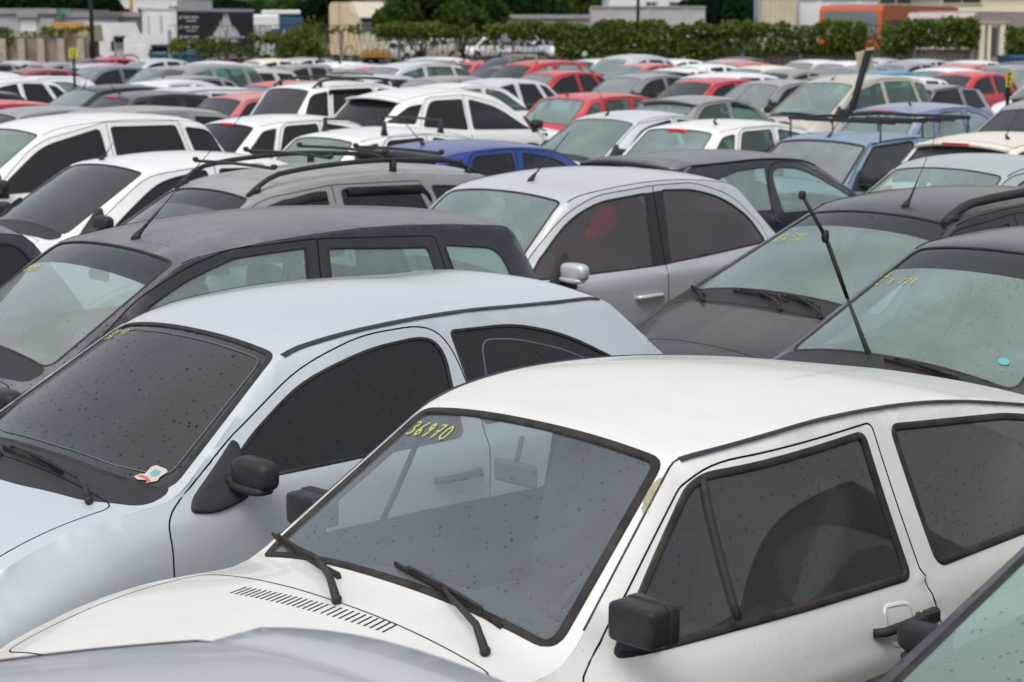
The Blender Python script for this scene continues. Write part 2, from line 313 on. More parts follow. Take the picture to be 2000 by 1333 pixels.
def plain(name, col, rough=.6, metal=0, coat=0, nz=0., nscale=8, bump=0., spec=None, col2=None):
    spec = spec if spec is not None else (.18 if max(col) < .08 and not coat else .45)
    k = NT(name); c = col; b = None
    if nz > 0:
        n = k.noise(nscale, k.pos(), 5, .6); c = k.mix(k.ramp(n, .3, .7, 0, nz), col, col2 or tuple(x*.4 for x in col)); b = n if bump else None
    return k.done(k.bsdf(c, rough, metal, coat, bump=b, bstr=bump, spec=spec, bdist=.02))

P = {}
for nm, col, kw in (
    ('cream_white', (.70, .695, .67), dict(dust=.26, dustc=(.52, .48, .41), rough=.36, coat=.8, side=.07)),
    ('white', (.78, .78, .77), dict(dust=.18, dustc=(.50, .46, .40), side=.06, rough=.32, coat=.9)),
    ('clean_white', (.80, .81, .83), dict(dust=.12, side=.04, rough=.3, coat=.9)),
    ('pale_blue_silver', (.46, .515, .555), dict(metal=.25, dust=.12, dustc=(.48, .47, .45), rough=.36, coat=.9, side=.08)),
    ('silver', (.56, .575, .61), dict(metal=.5, dust=.15, dustc=(.45, .43, .40), side=.06)),
    ('worn_silver', (.40, .42, .46), dict(metal=.4, dust=.22, dustc=(.36, .35, .34), rough=.45)),
    ('light_silver', (.62, .65, .69), dict(metal=.4, dust=.16, dustc=(.45, .43, .40), side=.06)),
    ('grey', (.20, .205, .225), dict(metal=.4, dust=.45, dustc=(.33, .31, .29), side=.1)),
    ('dusty_grey', (.17, .172, .185), dict(metal=.2, dust=.55, dustc=(.33, .325, .325), side=.12)),
    ('charcoal', (.018, .019, .027), dict(metal=.0, dust=.60, spec=.2, coat=.6, rough=.3, dustc=(.27, .27, .29), spots=.8, side=.02)),
    ('black', (.010, .011, .015), dict(dust=.24, dustc=(.24, .24, .27), rough=.3, spec=.2, coat=.6, spots=.4, side=.015)),
    ('grimy_black', (.012, .012, .016), dict(dust=.34, rough=.32, spec=.2, dustc=(.215, .208, .205), spots=.2, side=.04)),
    ('navy', (.03, .045, .09), dict(metal=.2, dust=.4)),
    ('blue', (.005, .035, .22), dict(metal=.0, dust=.30, dustc=(.30, .30, .34), side=.0)),
    ('steel_blue', (.13, .25, .40), dict(metal=.4, dust=.32, side=.08)),
    ('lavender_blue', (.11, .15, .33), dict(metal=.3, dust=.5, dustc=(.38, .36, .38), side=.08)),
    ('plum_grey', (.27, .23, .29), dict(metal=.4, dust=.5)),
    ('teal', (.01, .22, .36), dict(dust=.25)),
    ('red', (.50, .012, .03), dict(dust=.30, dustc=(.52, .34, .32), side=.02)),
    ('faded_red', (.42, .05, .06), dict(dust=.6, dustc=(.55, .36, .34), side=.12)),
    ('dark_red', (.20, .012, .03), dict(dust=.4, dustc=(.4, .3, .3))),
    ('beige', (.48, .43, .365), dict(metal=.3, dust=.3, dustc=(.45, .41, .36))),
    ('grey_green', (.38, .44, .45), dict(metal=.4, dust=.4)),
    ('cream', (.72, .68, .58), dict(dust=.3, dustc=(.50, .45, .37)))):
    P[nm] = paint(nm, col, **kw)
G = dict(clear=glass('clear', (.90, .96, .97), .15, (.48, .55, .60)), teal=glass('teal', (.70, .90, .86), .29, (.50, .64, .61), spots=.6),
         green=glass('green', (.25, .48, .40), .10, (.30, .44, .38)),
         pale=glass('pale', (.78, .90, .89), .34, (.52, .58, .57)), dark=glass('dark', (.030, .030, .038), .012, (.4, .39, .4), spots=.9, ior=1.52),
         smoke=glass('smoke', (.10, .095, .11), .075, (.42, .41, .42), spots=.9, big=True), band=glass('band', (.05, .045, .055), .06, (.35, .33, .34), spots=.9),
         grime=glass('grime', (.62, .64, .60), .07, (.36, .36, .32)), plum=glass('plum', (.07, .03, .06), .05, (.3, .22, .28)),
         brown=glass('brown', (.36, .27, .28), .10, (.40, .29, .29)))
M = dict(rubber=plain('rubber', (.016, .016, .018), .6, nz=.6, nscale=14, col2=(.07, .06, .055)), trim=plain('black_plastic', (.028, .03, .035), .5, nz=.5, nscale=60, col2=(.048, .047, .046), bump=.05),
         trimblue=plain('dark_plastic', (.020, .022, .027), .38, nz=.4, nscale=40, col2=(.05, .055, .06)),
         gap=plain('shadow_gap', (.004, .004, .006), .95), lining=plain('cabin_lining', (.05, .05, .054), .9), seat=plain('seat_cloth', (.075, .075, .08), .95, nz=.5, nscale=90, bump=.2),
         dash=plain('dashboard_plastic', (.045, .045, .05), .7), mid_grey=plain('mid_grey_plastic', (.055, .06, .065), .7), pale_seat=plain('pale_cloth', (.26, .29, .27), .95), tyre=plain('tyre', (.02, .02, .02), .85, nz=.4, nscale=30, col2=(.07, .065, .06)),
         rim=plain('rim', (.45, .45, .47), .35, metal=.8, nz=.4), tail=plain('tail_lens', (.55, .008, .008), .12, coat=1), lamp=plain('lamp_lens', (.62, .64, .66), .08, coat=1), chrome=plain('chrome', (.7, .7, .72), .18, metal=1),
         chalk=plain('yellow_chalk', (.55, .53, .10), .9, nz=.8, nscale=120, col2=(.3, .3, .16)), weld=plain('pale_line', (.085, .13, .14), .6), under=plain('underbody', (.02, .02, .02), .9), plate=plain('number_plate', (.5, .5, .5), .5),
         sticker=plain('sticker_paper', (.50, .43, .38), .7), stred=plain('sticker_red', (.45, .12, .10), .7), stteal=plain('sticker_teal', (.10, .36, .38), .6), rust=plain('bare_primer', (.33, .33, .25), .8, nz=.8, nscale=40, col2=(.24, .20, .12)),
         red_patch=plain('red_patch', (.75, .03, .03), .9), white_cloth=plain('white_cloth', (.5, .55, .52), .9))
# ---------------------------------------------------------------- mesh helpers
def new_mesh(name, V, F, mats=(), nor=None, smooth=True):
    me = bpy.data.meshes.new(name); me.from_pydata([tuple(map(float, v)) for v in V], [], [tuple(map(int, f)) for f in F])
    if smooth: me.polygons.foreach_set('use_smooth', [True]*len(me.polygons))
    for m in mats: me.materials.append(m)
    if nor is not None: me.normals_split_custom_set_from_vertices([tuple(map(float, n)) for n in nor])
    me.update(); return me
def put(name, me, parent=None, loc=None, rot=None):
    o = bpy.data.objects.new(name, me); COL.objects.link(o)
    if parent: o.parent = parent
    if loc is not None: o.location = loc
    if rot is not None: o.rotation_euler = rot
    return o
def tag(o, label, cat, group=None, kind=None):
    if label: o['label'] = label
    if cat: o['category'] = cat
    if group: o['group'] = group
    if kind: o['kind'] = kind
    return o
def empty(name, loc, rz=0):
    o = bpy.data.objects.new(name, None); COL.objects.link(o); o.location = loc; o.rotation_euler = (0, 0, rz); o.empty_display_size = .3; return o

class MB:
    def __init__(s): s.V = []; s.F = []; s.mi = []; s.sm = []
    def add(s, V, F, mi=0, sm=True):
        b = len(s.V); s.V += [tuple(map(float, v)) for v in V]; s.F += [tuple(int(i)+b for i in f) for f in F]; s.mi += [mi]*len(F); s.sm += [sm]*len(F); return s
    def box(s, lo, hi, mi=0, bev=.0):
        lo, hi = np.array(lo, float), np.array(hi, float)
        if bev > 0:
            c, h = (lo+hi)/2, (hi-lo)/2; b = min(bev, h.min()*.95); V = []; F = []
            # chamfered box: 24 verts
            idx = {}
            for ax in range(3):
                for sx in (-1, 1):
                    for sy in (-1, 1):
                        for sz in (-1, 1):
                            g = np.array([sx, sy, sz], float); q = g*(h-b); q[ax] = g[ax]*h[ax]; idx[(ax, sx, sy, sz)] = len(V); V.append(c+q)
            def f(*k): F.append([idx[i] for i in k])
            for ax in range(3):
                for sg in (-1, 1):
                    o = [(-1, -1), (1, -1), (1, 1), (-1, 1)]
                    if sg < 0: o = o[::-1]
                    if ax == 1: o = o[::-1]
                    f(*[(ax,)+tuple(np.insert(list(p), ax, sg)) for p in o])
            for a, b2, cax in ((0, 1, 2), (1, 2, 0), (0, 2, 1)):
                for sa in (-1, 1):
                    for sb in (-1, 1):
                        k = lambda ax, w: (ax,)+tuple({a: sa, b2: sb, cax: w}[i] for i in range(3))
                        q = [k(a, -1), k(b2, -1), k(b2, 1), k(a, 1)]
                        if sa*sb*(1 if (a, b2) != (0, 2) else -1) < 0: q = q[::-1]
                        f(*q)
            for sx in (-1, 1):
                for sy in (-1, 1):
                    for sz in (-1, 1):
                        q = [(i, sx, sy, sz) for i in range(3)]
                        if sx*sy*sz < 0: q = q[::-1]
                        f(*q)
            return s.add(V, F, mi, False)
        V = [(x, y, z) for x in (lo[0], hi[0]) for y in (lo[1], hi[1]) for z in (lo[2], hi[2])]
        return s.add(V, [(0, 1, 3, 2), (4, 6, 7, 5), (0, 4, 5, 1), (2, 3, 7, 6), (0, 2, 6, 4), (1, 5, 7, 3)], mi, False)
    def obox(s, c, ax, ay, az, mi=0):
        c, ax, ay, az = map(lambda q: np.array(q, float), (c, ax, ay, az))
        V = [c+i*ax+j*ay+k*az for i in (-1, 1) for j in (-1, 1) for k in (-1, 1)]
        return s.add(V, [(0, 1, 3, 2), (4, 6, 7, 5), (0, 4, 5, 1), (2, 3, 7, 6), (0, 2, 6, 4), (1, 5, 7, 3)], mi, False)
    def tube(s, pts, r, n=8, mi=0, cap=True, flat=1.0):
        pts = np.array(pts, float); R = np.broadcast_to(np.atleast_1d(np.array(r, float)), (len(pts),)) if np.ndim(r) == 0 else np.array(r, float)
        T = np.gradient(pts, axis=0); T /= np.linalg.norm(T, axis=1)[:, None]+1e-12
        up = np.array([0, 0, 1.]) if abs(T[0][2]) < .9 else np.array([1., 0, 0]); V = []
        for i, p in enumerate(pts):
            a = np.cross(T[i], up); a /= np.linalg.norm(a)+1e-12; b = np.cross(a, T[i])
            for j in range(n):
                t = 2*math.pi*j/n; V.append(p+R[i]*(a*math.cos(t)+b*flat*math.sin(t)))
        F = [(i*n+j, i*n+(j+1) % n, (i+1)*n+(j+1) % n, (i+1)*n+j) for i in range(len(pts)-1) for j in range(n)]
        if cap: F += [tuple(range(n))[::-1], tuple((len(pts)-1)*n+j for j in range(n))]
        return s.add(V, [f[::-1] for f in F], mi)
    def lathe(s, prof, c, n=24, axis='y', mi=0):
        V = []; k = len(prof)
        for i in range(n):
            t = 2*math.pi*i/n
            for (r, h) in prof:
                a, b = r*math.cos(t), r*math.sin(t)
                V.append({'y': (a, h, b), 'z': (a, b, h), 'x': (h, a, b)}[axis])
        V = np.array(V)+np.array(c)
        F = [(i*k+j, ((i+1) % n)*k+j, ((i+1) % n)*k+j+1, i*k+j+1) for i in range(n) for j in range(k-1)]
        return s.add(V, F, mi)
    def blob(s, c, sz, e=.5, n=14, m=10, mi=0, rot=None):
        """superellipsoid"""
        V = []; sg = lambda w, q: np.sign(w)*abs(w)**q
        for i in range(m+1):
            p = -math.pi/2+math.pi*i/m
            for j in range(n):
                t = 2*math.pi*j/n
                V.append([sg(math.cos(p), e)*sg(math.cos(t), e)*sz[0], sg(math.cos(p), e)*sg(math.sin(t), e)*sz[1], sg(math.sin(p), e)*sz[2]])
        V = np.array(V)
        if rot is not None: V = V @ np.array(rot).T
        F = [(i*n+j, i*n+(j+1) % n, (i+1)*n+(j+1) % n, (i+1)*n+j) for i in range(m) for j in range(n)]
        return s.add(V+np.array(c), F, mi)
    def strip(s, Pt, N, w, h, closed=False, mi=0, off=0.):
        Pt, N = np.array(Pt, float), np.array(N, float)
        if closed: T = np.roll(Pt, -1, 0)-np.roll(Pt, 1, 0)
        else: T = np.gradient(Pt, axis=0)
        T /= np.linalg.norm(T, axis=1)[:, None]+1e-12; B = np.cross(T, N); B /= np.linalg.norm(B, axis=1)[:, None]+1e-12
        sec = [(-.5, -.6), (-.42, .6), (-.2, 1), (.2, 1), (.42, .6), (.5, -.6)]; V = []; n = len(Pt); q = len(sec)
        for i in range(n):
            for a, b in sec: V.append(Pt[i]+B[i]*a*w+N[i]*(b*h+off))
        F = [(i*q+j, i*q+j+1, ((i+1) % n)*q+j+1, ((i+1) % n)*q+j) for i in range(n if closed else n-1) for j in range(q-1)]
        if not closed: F += [tuple(range(q))[::-1], tuple((n-1)*q+j for j in range(q))]
        return s.add(V, F, mi)
    def mesh(s, name, mats):
        me = new_mesh(name, s.V, s.F, mats, smooth=False); me.polygons.foreach_set('material_index', s.mi); me.polygons.foreach_set('use_smooth', s.sm); me.update(); return me
    def obj(s, name, mats, parent=None, **k):
        return put(name, s.mesh(name, mats if isinstance(mats, (list, tuple)) else [mats]), parent, **k)

def cdt(outer, regions, h):
    """triangulate polygon `outer` (Nx2) with nested region outlines; returns verts, tris, tag per tri"""
    pts = [tuple(p) for p in outer]; edges = [(i, (i+1) % len(outer)) for i in range(len(outer))]; lines = [np.array(outer)]
    for tg, R in regions:
        R = resample(R, h, True); b = len(pts); pts += [tuple(p) for p in R]; edges += [(b+i, b+(i+1) % len(R)) for i in range(len(R))]; lines.append(R)
    lo, hi = outer.min(0), outer.max(0)
    gx, gy = np.meshgrid(np.arange(lo[0]+h*.5, hi[0], h), np.arange(lo[1]+h*.5, hi[1], h)); gr = np.c_[gx.ravel(), gy.ravel()]
    gr = gr[inpoly(outer, gr)]; L = np.vstack(lines)
    if len(gr):
        d = np.full(len(gr), 1e9)
        for i in range(0, len(L), 200): d = np.minimum(d, ((gr[:, None]-L[None, i:i+200])**2).sum(2).min(1))
        gr = gr[d > (h*.55)**2]
    pts += [tuple(p) for p in gr]
    v, _, f, _, _, _ = delaunay_2d_cdt([Vector((float(a), float(b))) for a, b in pts], edges, [], 0, 1e-6)
    v = np.array([tuple(q) for q in v]); f = np.array([tuple(q) for q in f if len(q) == 3], int)
    c = v[f].mean(1); keep = inpoly(outer, c); f = f[keep]; c = c[keep]
    A = v[f]; ar = (A[:, 1, 0]-A[:, 0, 0])*(A[:, 2, 1]-A[:, 0, 1])-(A[:, 2, 0]-A[:, 0, 0])*(A[:, 1, 1]-A[:, 0, 1])
    f = np.where(ar[:, None] < 0, f[:, ::-1], f); ok = np.abs(ar) > 1e-10; f = f[ok]; c = c[ok]
    tg = np.array(['body']*len(f), dtype='<U24')
    for t, R in regions: tg[inpoly(R, c)] = t
    return v, f, tg

TS = .7
def car_skin(sp, lod):
    """returns dict tag -> (V, F, N) and the Shape; local x back, y across, z up; origin mid-length on the ground"""
    h = (.045, .075, .17)[lod]; hs = (.03, .05, .10)[lod]
    sh = Shape(sp); L = sp['L']
    si = np.unique(np.r_[np.arange(0, sh.S, hs*1.3), sh.S])
    kw = sh.sk[sp['iw']]; kc = sh.sk[sp['ic']]; kr = sh.sk[sp['ir']]; kb = sh.sk[sp['ib']]
    def rc(a, b, t0, t1, r, t0b=None, t1b=None):
        t0b = t0 if t0b is None else t0b; t1b = t1 if t1b is None else t1b
        return rpoly([(a, t0*TS), (b, t0b*TS), (b, t1b*TS), (a, t1*TS)], r)
    wi = sp.get('wins_t', {}); regs = []
    old = sp['name'] in ('old_hatch', 'boxy')
    hood0 = sh.sk[4]
    if lod < 2:
        regs.append(('hood', rc(hood0+.02, kc-(.17 if old else .16), -.90, .90, .05)))
        regs.append(('grille', rc(sh.sk[2]+.02, sh.sk[3]-.02, -.42, .42, .04)))
        for sg in (-1, 1): regs.append(('headlight'+'NF'[sg > 0], rc(sh.sk[3]-.06, sh.sk[3]+.12, sg*.55, sg*.93, .03)))
        regs.append(('plate', rc(sh.S-.50, sh.S-.38, -.25, .25, .01)))
    for sg in (-1, 1):
        regs.append(('tail_light'+'NF'[sg > 0], rc(kb+.02, kb+.22, sg*.76, sg*.995, .02)))
    if not old:
        cp = sp.get('cowlp') or [(-.20, -.45), (-.10, -.93), (.02, -.93), (.02, .93), (-.10, .93), (-.20, .45)]
        regs.append(('cowl_panel', rpoly([(kc+a, b*TS, .05) for a, b in cp])))
    wr_ = .035 if old else .05
    gl = sp.get('glassp') or [(.02, .92), (.02, -.92), ('t', -.93), ('t', .93)]
    top = kw-kc-(.03 if old else .015)
    W = [((kc+(top if a == 't' else a)), b*TS, .05 if old else .07) for a, b in gl]
    regs.append(('windshield', rpoly(W)))
    if sp.get('band') and lod < 2:
        regs.append(('shade_band', rpoly([(kc+top-.19, -.928*TS, .01), (kc+top-.19, .928*TS, .01), (kc+top, .93*TS, .06), (kc+top, -.93*TS, .06)])))
    rw0 = sp.get('rw0', .035)
    regs.append(('rear_window', rc(kr+rw0, kb-.03, -.88, .88, .07)))
    top_o = np.array([(s, TS) for s in si]+[(sh.S, t*TS) for t in np.linspace(1, -1, 9 if lod == 2 else 17)[1:-1]]+[(s, -TS) for s in si[::-1]]+[(0, t*TS) for t in np.linspace(-1, 1, 9 if lod == 2 else 17)[1:-1]])
    v, f, tg = cdt(top_o, regs, h)
    Pt = sh.T(v[:, 0], v[:, 1]/TS)
    VV = [Pt]; FF = [f]; TT = [tg]
    # side
    E = sh.T(si, np.ones(len(si)))[:, [0, 2]]
    zs = .24; wrr = sp['wr']+.055; low = []
    xs = [E[-1, 0]-.02]
    def arch(xc):
        return [(xc+wrr*math.cos(a), sp['wr']-.0+wrr*math.sin(a)) for a in np.linspace(-.12, math.pi+.12, 5+int(20/(lod+1)))]
    low = [(E[-1, 0]-.06, zs)] + arch(sp['wheels'][1]) + arch(sp['wheels'][0]) + [(E[0, 0]+.06, zs)]
    low = resample(np.array(low), hs*2)
    So = np.vstack([E, low]); keep = np.r_[True, np.linalg.norm(np.diff(So, axis=0), axis=1) > 1e-4]; So = So[keep]
    sr = []
    if lod < 2 or True:
        for i, d in enumerate(sp['doors']):
            if lod < 2: sr.append(('door%d' % i, rpoly(d, .02)))
    for i, t in enumerate(sp['trims']): sr.append(('trim', rpoly(t, .01)))
    di = 0
    for i, (own, w) in enumerate(sp['wins']): sr.append(('win%d' % i, rpoly(w, .035)))
    v2, f2, tg2 = cdt(So, sr, h)
    Yv = sh.Y(v2[:, 0], v2[:, 1])
    b = len(Pt)
    for sg in (-1, 1):
        q = np.c_[v2[:, 0], sg*Yv, v2[:, 1]]; VV.append(q)
        FF.append((f2 if sg < 0 else f2[:, ::-1])+b); b += len(q)
        TT.append(np.array([t+('N' if sg < 0 else 'F') if t != 'body' else t for t in tg2], dtype='<U24'))
    V = np.vstack(VV); F = np.vstack(FF); T = np.concatenate(TT)
    key = np.round(V/3e-4).astype(np.int64); _, ui, inv = np.unique(key, axis=0, return_index=True, return_inverse=True); inv = inv.ravel()
    V = V[ui]; F = inv[F]; ok = (F[:, 0] != F[:, 1]) & (F[:, 1] != F[:, 2]) & (F[:, 0] != F[:, 2]); F = F[ok]; T = T[ok]
    fn = np.cross(V[F[:, 1]]-V[F[:, 0]], V[F[:, 2]]-V[F[:, 0]]); N = np.zeros_like(V)
    for k in range(3): np.add.at(N, F[:, k], fn)
    N /= np.linalg.norm(N, axis=1)[:, None]+1e-12
    V[:, 0] -= L/2
    out = {}
    for t in np.unique(T):
        ff = F[T == t]; u, iv = np.unique(ff, return_inverse=True); vv = V[u].copy(); nn = N[u]
        if t.startswith('win') or t in ('rear_window', 'shade_band') or t.startswith('windshield'): vv = vv-nn*.004
        out[str(t)] = (vv, iv.reshape(-1, 3), nn)
    return out, sh

def path_T(sh, st, L):
    st = np.array(st, float); e = 1e-3
    p = sh.T(st[:, 0], st[:, 1]); a = sh.T(st[:, 0]+e, st[:, 1])-sh.T(st[:, 0]-e, st[:, 1]); b = sh.T(st[:, 0], st[:, 1]+e)-sh.T(st[:, 0], st[:, 1]-e)
    n = np.cross(b, a); n /= np.linalg.norm(n, axis=1)[:, None]; n *= -1 if n[len(n)//2][2] < 0 and True else 1
    # outward test
    c = p-np.array([L/2, 0, .6]); n *= np.sign((n*c).sum(1))[:, None]
    return p-np.array([L/2, 0, 0]), n
def path_S(sh, xz, L, sg=-1):
    xz = np.array(xz, float); e = 2e-3; y = lambda q: sh.Y(q[:, 0], q[:, 1])
    p = np.c_[xz[:, 0], sg*y(xz), xz[:, 1]]
    dx = (y(xz+[e, 0])-y(xz-[e, 0]))/(2*e); dz = (y(xz+[0, e])-y(xz-[0, e]))/(2*e)
    n = np.c_[-dx, np.ones(len(xz)), -dz]; n /= np.linalg.norm(n, axis=1)[:, None]; n[:, 1] *= sg
    return p-np.array([L/2, 0, 0]), n

PROTO = {}
def proto(kd, lod):
    if (kd, lod) in PROTO: return PROTO[kd, lod]
    sp = SPECS[kd]; sk, sh = car_skin(sp, lod); L = sp['L']; X = L/2; D = dict(parts=[], sh=sh, sp=sp)
    def add(role, name, V, F, N=None, owner=None): D['parts'].append((role, name, new_mesh(name, V, F, [M['trim']], N), owner))
    def addm(role, name, mb, owner=None, mats=None): D['parts'].append((role, name, mb.mesh(name, mats or [M['trim']]), owner))
    names = {'body': ('paint', 'body'), 'hood': ('paint', 'hood'), 'grille': ('grille', 'grille'), 'plate': ('plate', 'number_plate'), 'cowl_panel': ('trim', 'cowl_panel'),
             'windshield': ('gw', 'windshield'), 'shade_band': ('band', 'shade_band'), 'rear_window': ('gr', 'rear_window')}
    for t, (V, F, N) in sk.items():
        own = None
        if t in names: role, nm = names[t]
        elif t.startswith('door'): role, nm = 'paint', 'door'
        elif t.startswith('headlight'): role, nm = 'lamp', 'headlight'
        elif t.startswith('tail_light'): role, nm = 'tail', 'tail_light'
        elif t.startswith('trim'): role, nm = 'trim', 'pillar_trim'
        elif t.startswith('win'):
            i = int(t[3:-1]); role, nm = 'gs%d' % i, 'side_window'
            if sp['wins'][i][0] == 'door' and lod < 2: own = 'door%d%s' % (sum(1 for a in sp['wins'][:i] if a[0] == 'door'), t[-1])
        if t.startswith('trim') and lod == 2: role = 'trim'
        D['parts'].append((role, nm, new_mesh(nm, V, F, [M['trim']], N), own, t))
    D['parts'] = [p if len(p) == 5 else p+(None,) for p in D['parts']]
    def addm(role, name, mb, owner=None): D['parts'].append((role, name, mb.mesh(name, [M['trim']]), owner, None))
    # seals and shut lines
    old = kd in ('old_hatch', 'boxy')
    if lod < 2:
        kc, kw, kr, kb = (sh.sk[sp[i]] for i in ('ic', 'iw', 'ir', 'ib')); sw = sp.get('sealw', .030 if old else .016)
        top = kw-kc-(.03 if old else .015)
        gl = sp.get('glassp') or [(.02, .92), (.02, -.92), ('t', -.93), ('t', .93)]
        def ringT(poly, w, hh, name='window_seal', role='rubber'):
            q = resample(poly, .03, True); p, n = path_T(sh, np.c_[q[:, 0], q[:, 1]/TS], L); mb = MB(); mb.strip(p, n, w, hh, True); addm(role, name, mb)
        ringT(rpoly([((kc+(top if a == 't' else a)), b*TS, .05 if old else .07) for a, b in gl]), sw, .006 if old else .0025)
        if sp.get('inner'):
            q = rpoly([((kc+(top-.045 if a == 't' else a+.05)), b*TS*.94, .06) for a, b in gl]); ringT(q, .0045, .0010, 'frit_line', 'weld')
        ringT(rpoly([(kr+.035, -.88*TS, .07), (kb-.03, -.88*TS, .07), (kb-.03, .88*TS, .07), (kr+.035, .88*TS, .07)]), sw, .003)
        for sg, c in ((-1, 'N'), (1, 'F')):
            di = 0
            for i, (own, w) in enumerate(sp['wins']):
                q = resample(rpoly(w, .035), .03, True); p, n = path_S(sh, q, L, sg); mb = MB(); mb.strip(p, n*1, .026 if old else .015, .005 if old else .003, True)
                o = None
                if own == 'door': o = 'door%d%s' % (di, c); di += 1
                addm('rubber', 'window_seal', mb, o)
            for i, d in enumerate(sp['doors']):
                q = resample(rpoly(d, .02), .03, True); p, n = path_S(sh, q, L, sg); mb = MB(); mb.strip(p, n, .0065 if lod == 0 else .009, .0009, True); addm('gap', 'door_gap', mb, 'door%d%s' % (i, c))
            # gutter / roof seam
            s = np.linspace(kw+(.02 if old else 0.), kr-.02, 40); p, n = path_T(sh, np.c_[s, np.full(40, sg*(1. if old else .985))], L); mb = MB(); gw = sp.get('gutter', .012)
            mb.strip(p, n, gw, .003, False)
            if old: s = np.linspace(kc+.10, kw+.03, 20); p, n = path_T(sh, np.c_[s, np.full(20, sg*.995)], L); mb.strip(p, n, .007, .0015, False)
            addm('gutter', 'roof_gutter', mb)
            # handles
            for i, d in enumerate(sp['doors']):
                xr = max(a[0] for a in d if .8 < a[1] < 1.05)-.07 if any(.8 < a[1] < 1.05 for a in d) else d[0][0]+1; zz = sp.get('hz', .80 if sp['H'] < 1.55 else .88)
                p, n = path_S(sh, [(xr-.23, zz), (xr-.115, zz), (xr, zz)], L, sg); mb = MB()
                mb.tube(np.array([p[0]+n[0]*.004, p[0]+n[0]*.028+(np.array([.02, 0, 0])), p[1]+n[1]*.032, p[2]+n[2]*.028-np.array([.02, 0, 0]), p[2]+n[2]*.004]), [.013, .015, .016, .016, .015], 8)
                addm('handle', 'door_handle', mb, 'door%d%s' % (i, c))
        # hood outline gap
        q = resample(rpoly([(sh.sk[4]+.02, -.90*TS, .05), (kc-.165, -.90*TS, .05), (kc-.165, .90*TS, .05), (sh.sk[4]+.02, .90*TS, .05)]), .05, True)
        p, n = path_T(sh, np.c_[q[:, 0], q[:, 1]/TS], L); mb = MB(); mb.strip(p, n, .006, .0008, True); addm('gap', 'hood_gap', mb)
    # mirrors
    cx, cz = sp['prof'][sp['ic']][0], sp['prof'][sp['ic']][1]; bz = float(np.interp(cx+.3, sh.belt[:, 0], sh.belt[:, 1]))
    mxp = sp.get('mirror', (cx+.27, bz+.075))
    for sg in (-1, 1):
        if sg > 0 and sp.get('no_far_mirror'): continue
        fx_, fz_, out = mxp[0], mxp[1], sp.get('mout', .11)
        if sg > 0 and 'mirror_far' in sp: fx_, fz_, out = sp['mirror_far']
        p, n = path_S(sh, [(fx_, fz_-.02)], L, sg); y = p[0][1]; mb = MB(); k = sp.get('msc', 1.)
        seg = (22, 14) if lod == 0 else (10, 7); cxm = p[0][0]
        if sp.get('mirror_box'):
            out = out if sg > 0 else .185; mb.blob((cxm, y+sg*out, fz_), (.050, .078, .052), .26, 26, 16, rot=[[1, 0, 0], [0, 1, 0], [0, 0, 1]]); mb.blob((cxm+.035, y+sg*(out+.004), fz_), (.020, .080, .056), .25, 26, 10)
        else:
            mb.blob((cxm+.01, y+sg*out, fz_+.02), (.048*k, .105*k, .056*k), .58, *seg); mb.blob((cxm, y+sg*(out-.012), fz_-.03), (.045*k, .098*k, .018*k), .6, *seg)
        sc_ = np.array([q_[:2] for q_ in sp['sail']]).mean(0) if 'sail' in sp else (mxp[0], mxp[1]-.05)
        mb.tube([(sc_[0]-X+.03, abs(y)*sg-sg*.02, sc_[1]+.01), (cxm, y+sg*max(.03, out-.06), fz_-.02)], .026, 10, flat=.8)
        addm('mirror', 'door_mirror', mb)
        sail = sp.get('sail', [(mxp[0]-.15, mxp[1]-.09), (mxp[0]+.10, mxp[1]-.10), (mxp[0]+.10, mxp[1]+.12), (mxp[0]+.04, mxp[1]+.10)])
        if lod < 2:
            sq = resample(rpoly(sail, .02), .04, True); sp_, sn = path_S(sh, sq, L, sg); c0, cn0 = path_S(sh, [sq.mean(0)], L, sg); c0 = c0[0]; m_ = len(sq)
            ri = []
            for f_ in (.9, .6, .3):
                qq = sq.mean(0)+(sq-sq.mean(0))*f_; a_, b_ = path_S(sh, qq, L, sg); ri.append(a_+b_*.011)
            V = np.vstack([sp_-sn*.002, sp_+sn*.007]+ri+[[c0+cn0[0]*.011]])
            F = [(r_*m_+i, r_*m_+(i+1) % m_, (r_+1)*m_+(i+1) % m_, (r_+1)*m_+i) for r_ in range(4) for i in range(m_)]+[(4*m_+i, 4*m_+(i+1) % m_, 5*m_) for i in range(m_)]
            ms = MB(); ms.add(V, F if sg < 0 else [f[::-1] for f in F]); addm('trim', 'mirror_base', ms)
    # wheels
    r = sp['wr']
    for xw in sp['wheels']:
        for sg in (-1, 1):
            yo = float(np.interp(xw, sh.plan[:, 0], sh.plan[:, 1]))-.02
            n = 28 if lod < 2 else 12
            c = (xw-X, 0, r)
            mb = MB(); a, b = sg*yo, sg*(yo-.18)
            mb.lathe([(r*.62, a), (r*.90, a), (r, a-sg*.03), (r, b+sg*.03), (r*.9, b), (r*.62, b)][::(1 if sg < 0 else -1)], c, n, 'y')
            D['parts'].append(('tyre', 'wheel', mb.mesh('wheel', [M['tyre']]), None, 'wheel%.1f%d' % (xw, sg)))
            mb = MB(); mb.lathe([(r*.63, a-sg*.01), (r*.56, a-sg*.02), (r*.52, a-sg*.05), (r*.2, a-sg*.03), (.001, a-sg*.02)][::(1 if sg < 0 else -1)], c, n, 'y')
            if lod < 2:
                for q in range(5):
                    t = 2*math.pi*q/5; d = np.array([math.cos(t), 0, math.sin(t)]); mb.obox(np.array(c)+d*r*.33+np.array([0, a-sg*.028, 0]), d*r*.25, np.array([0, .012, 0]), np.array([-d[2], 0, d[0]])*r*.07)
            D['parts'].append(('rim', 'rim', mb.mesh('rim', [M['rim']]), 'wheel%.1f%d' % (xw, sg), None))
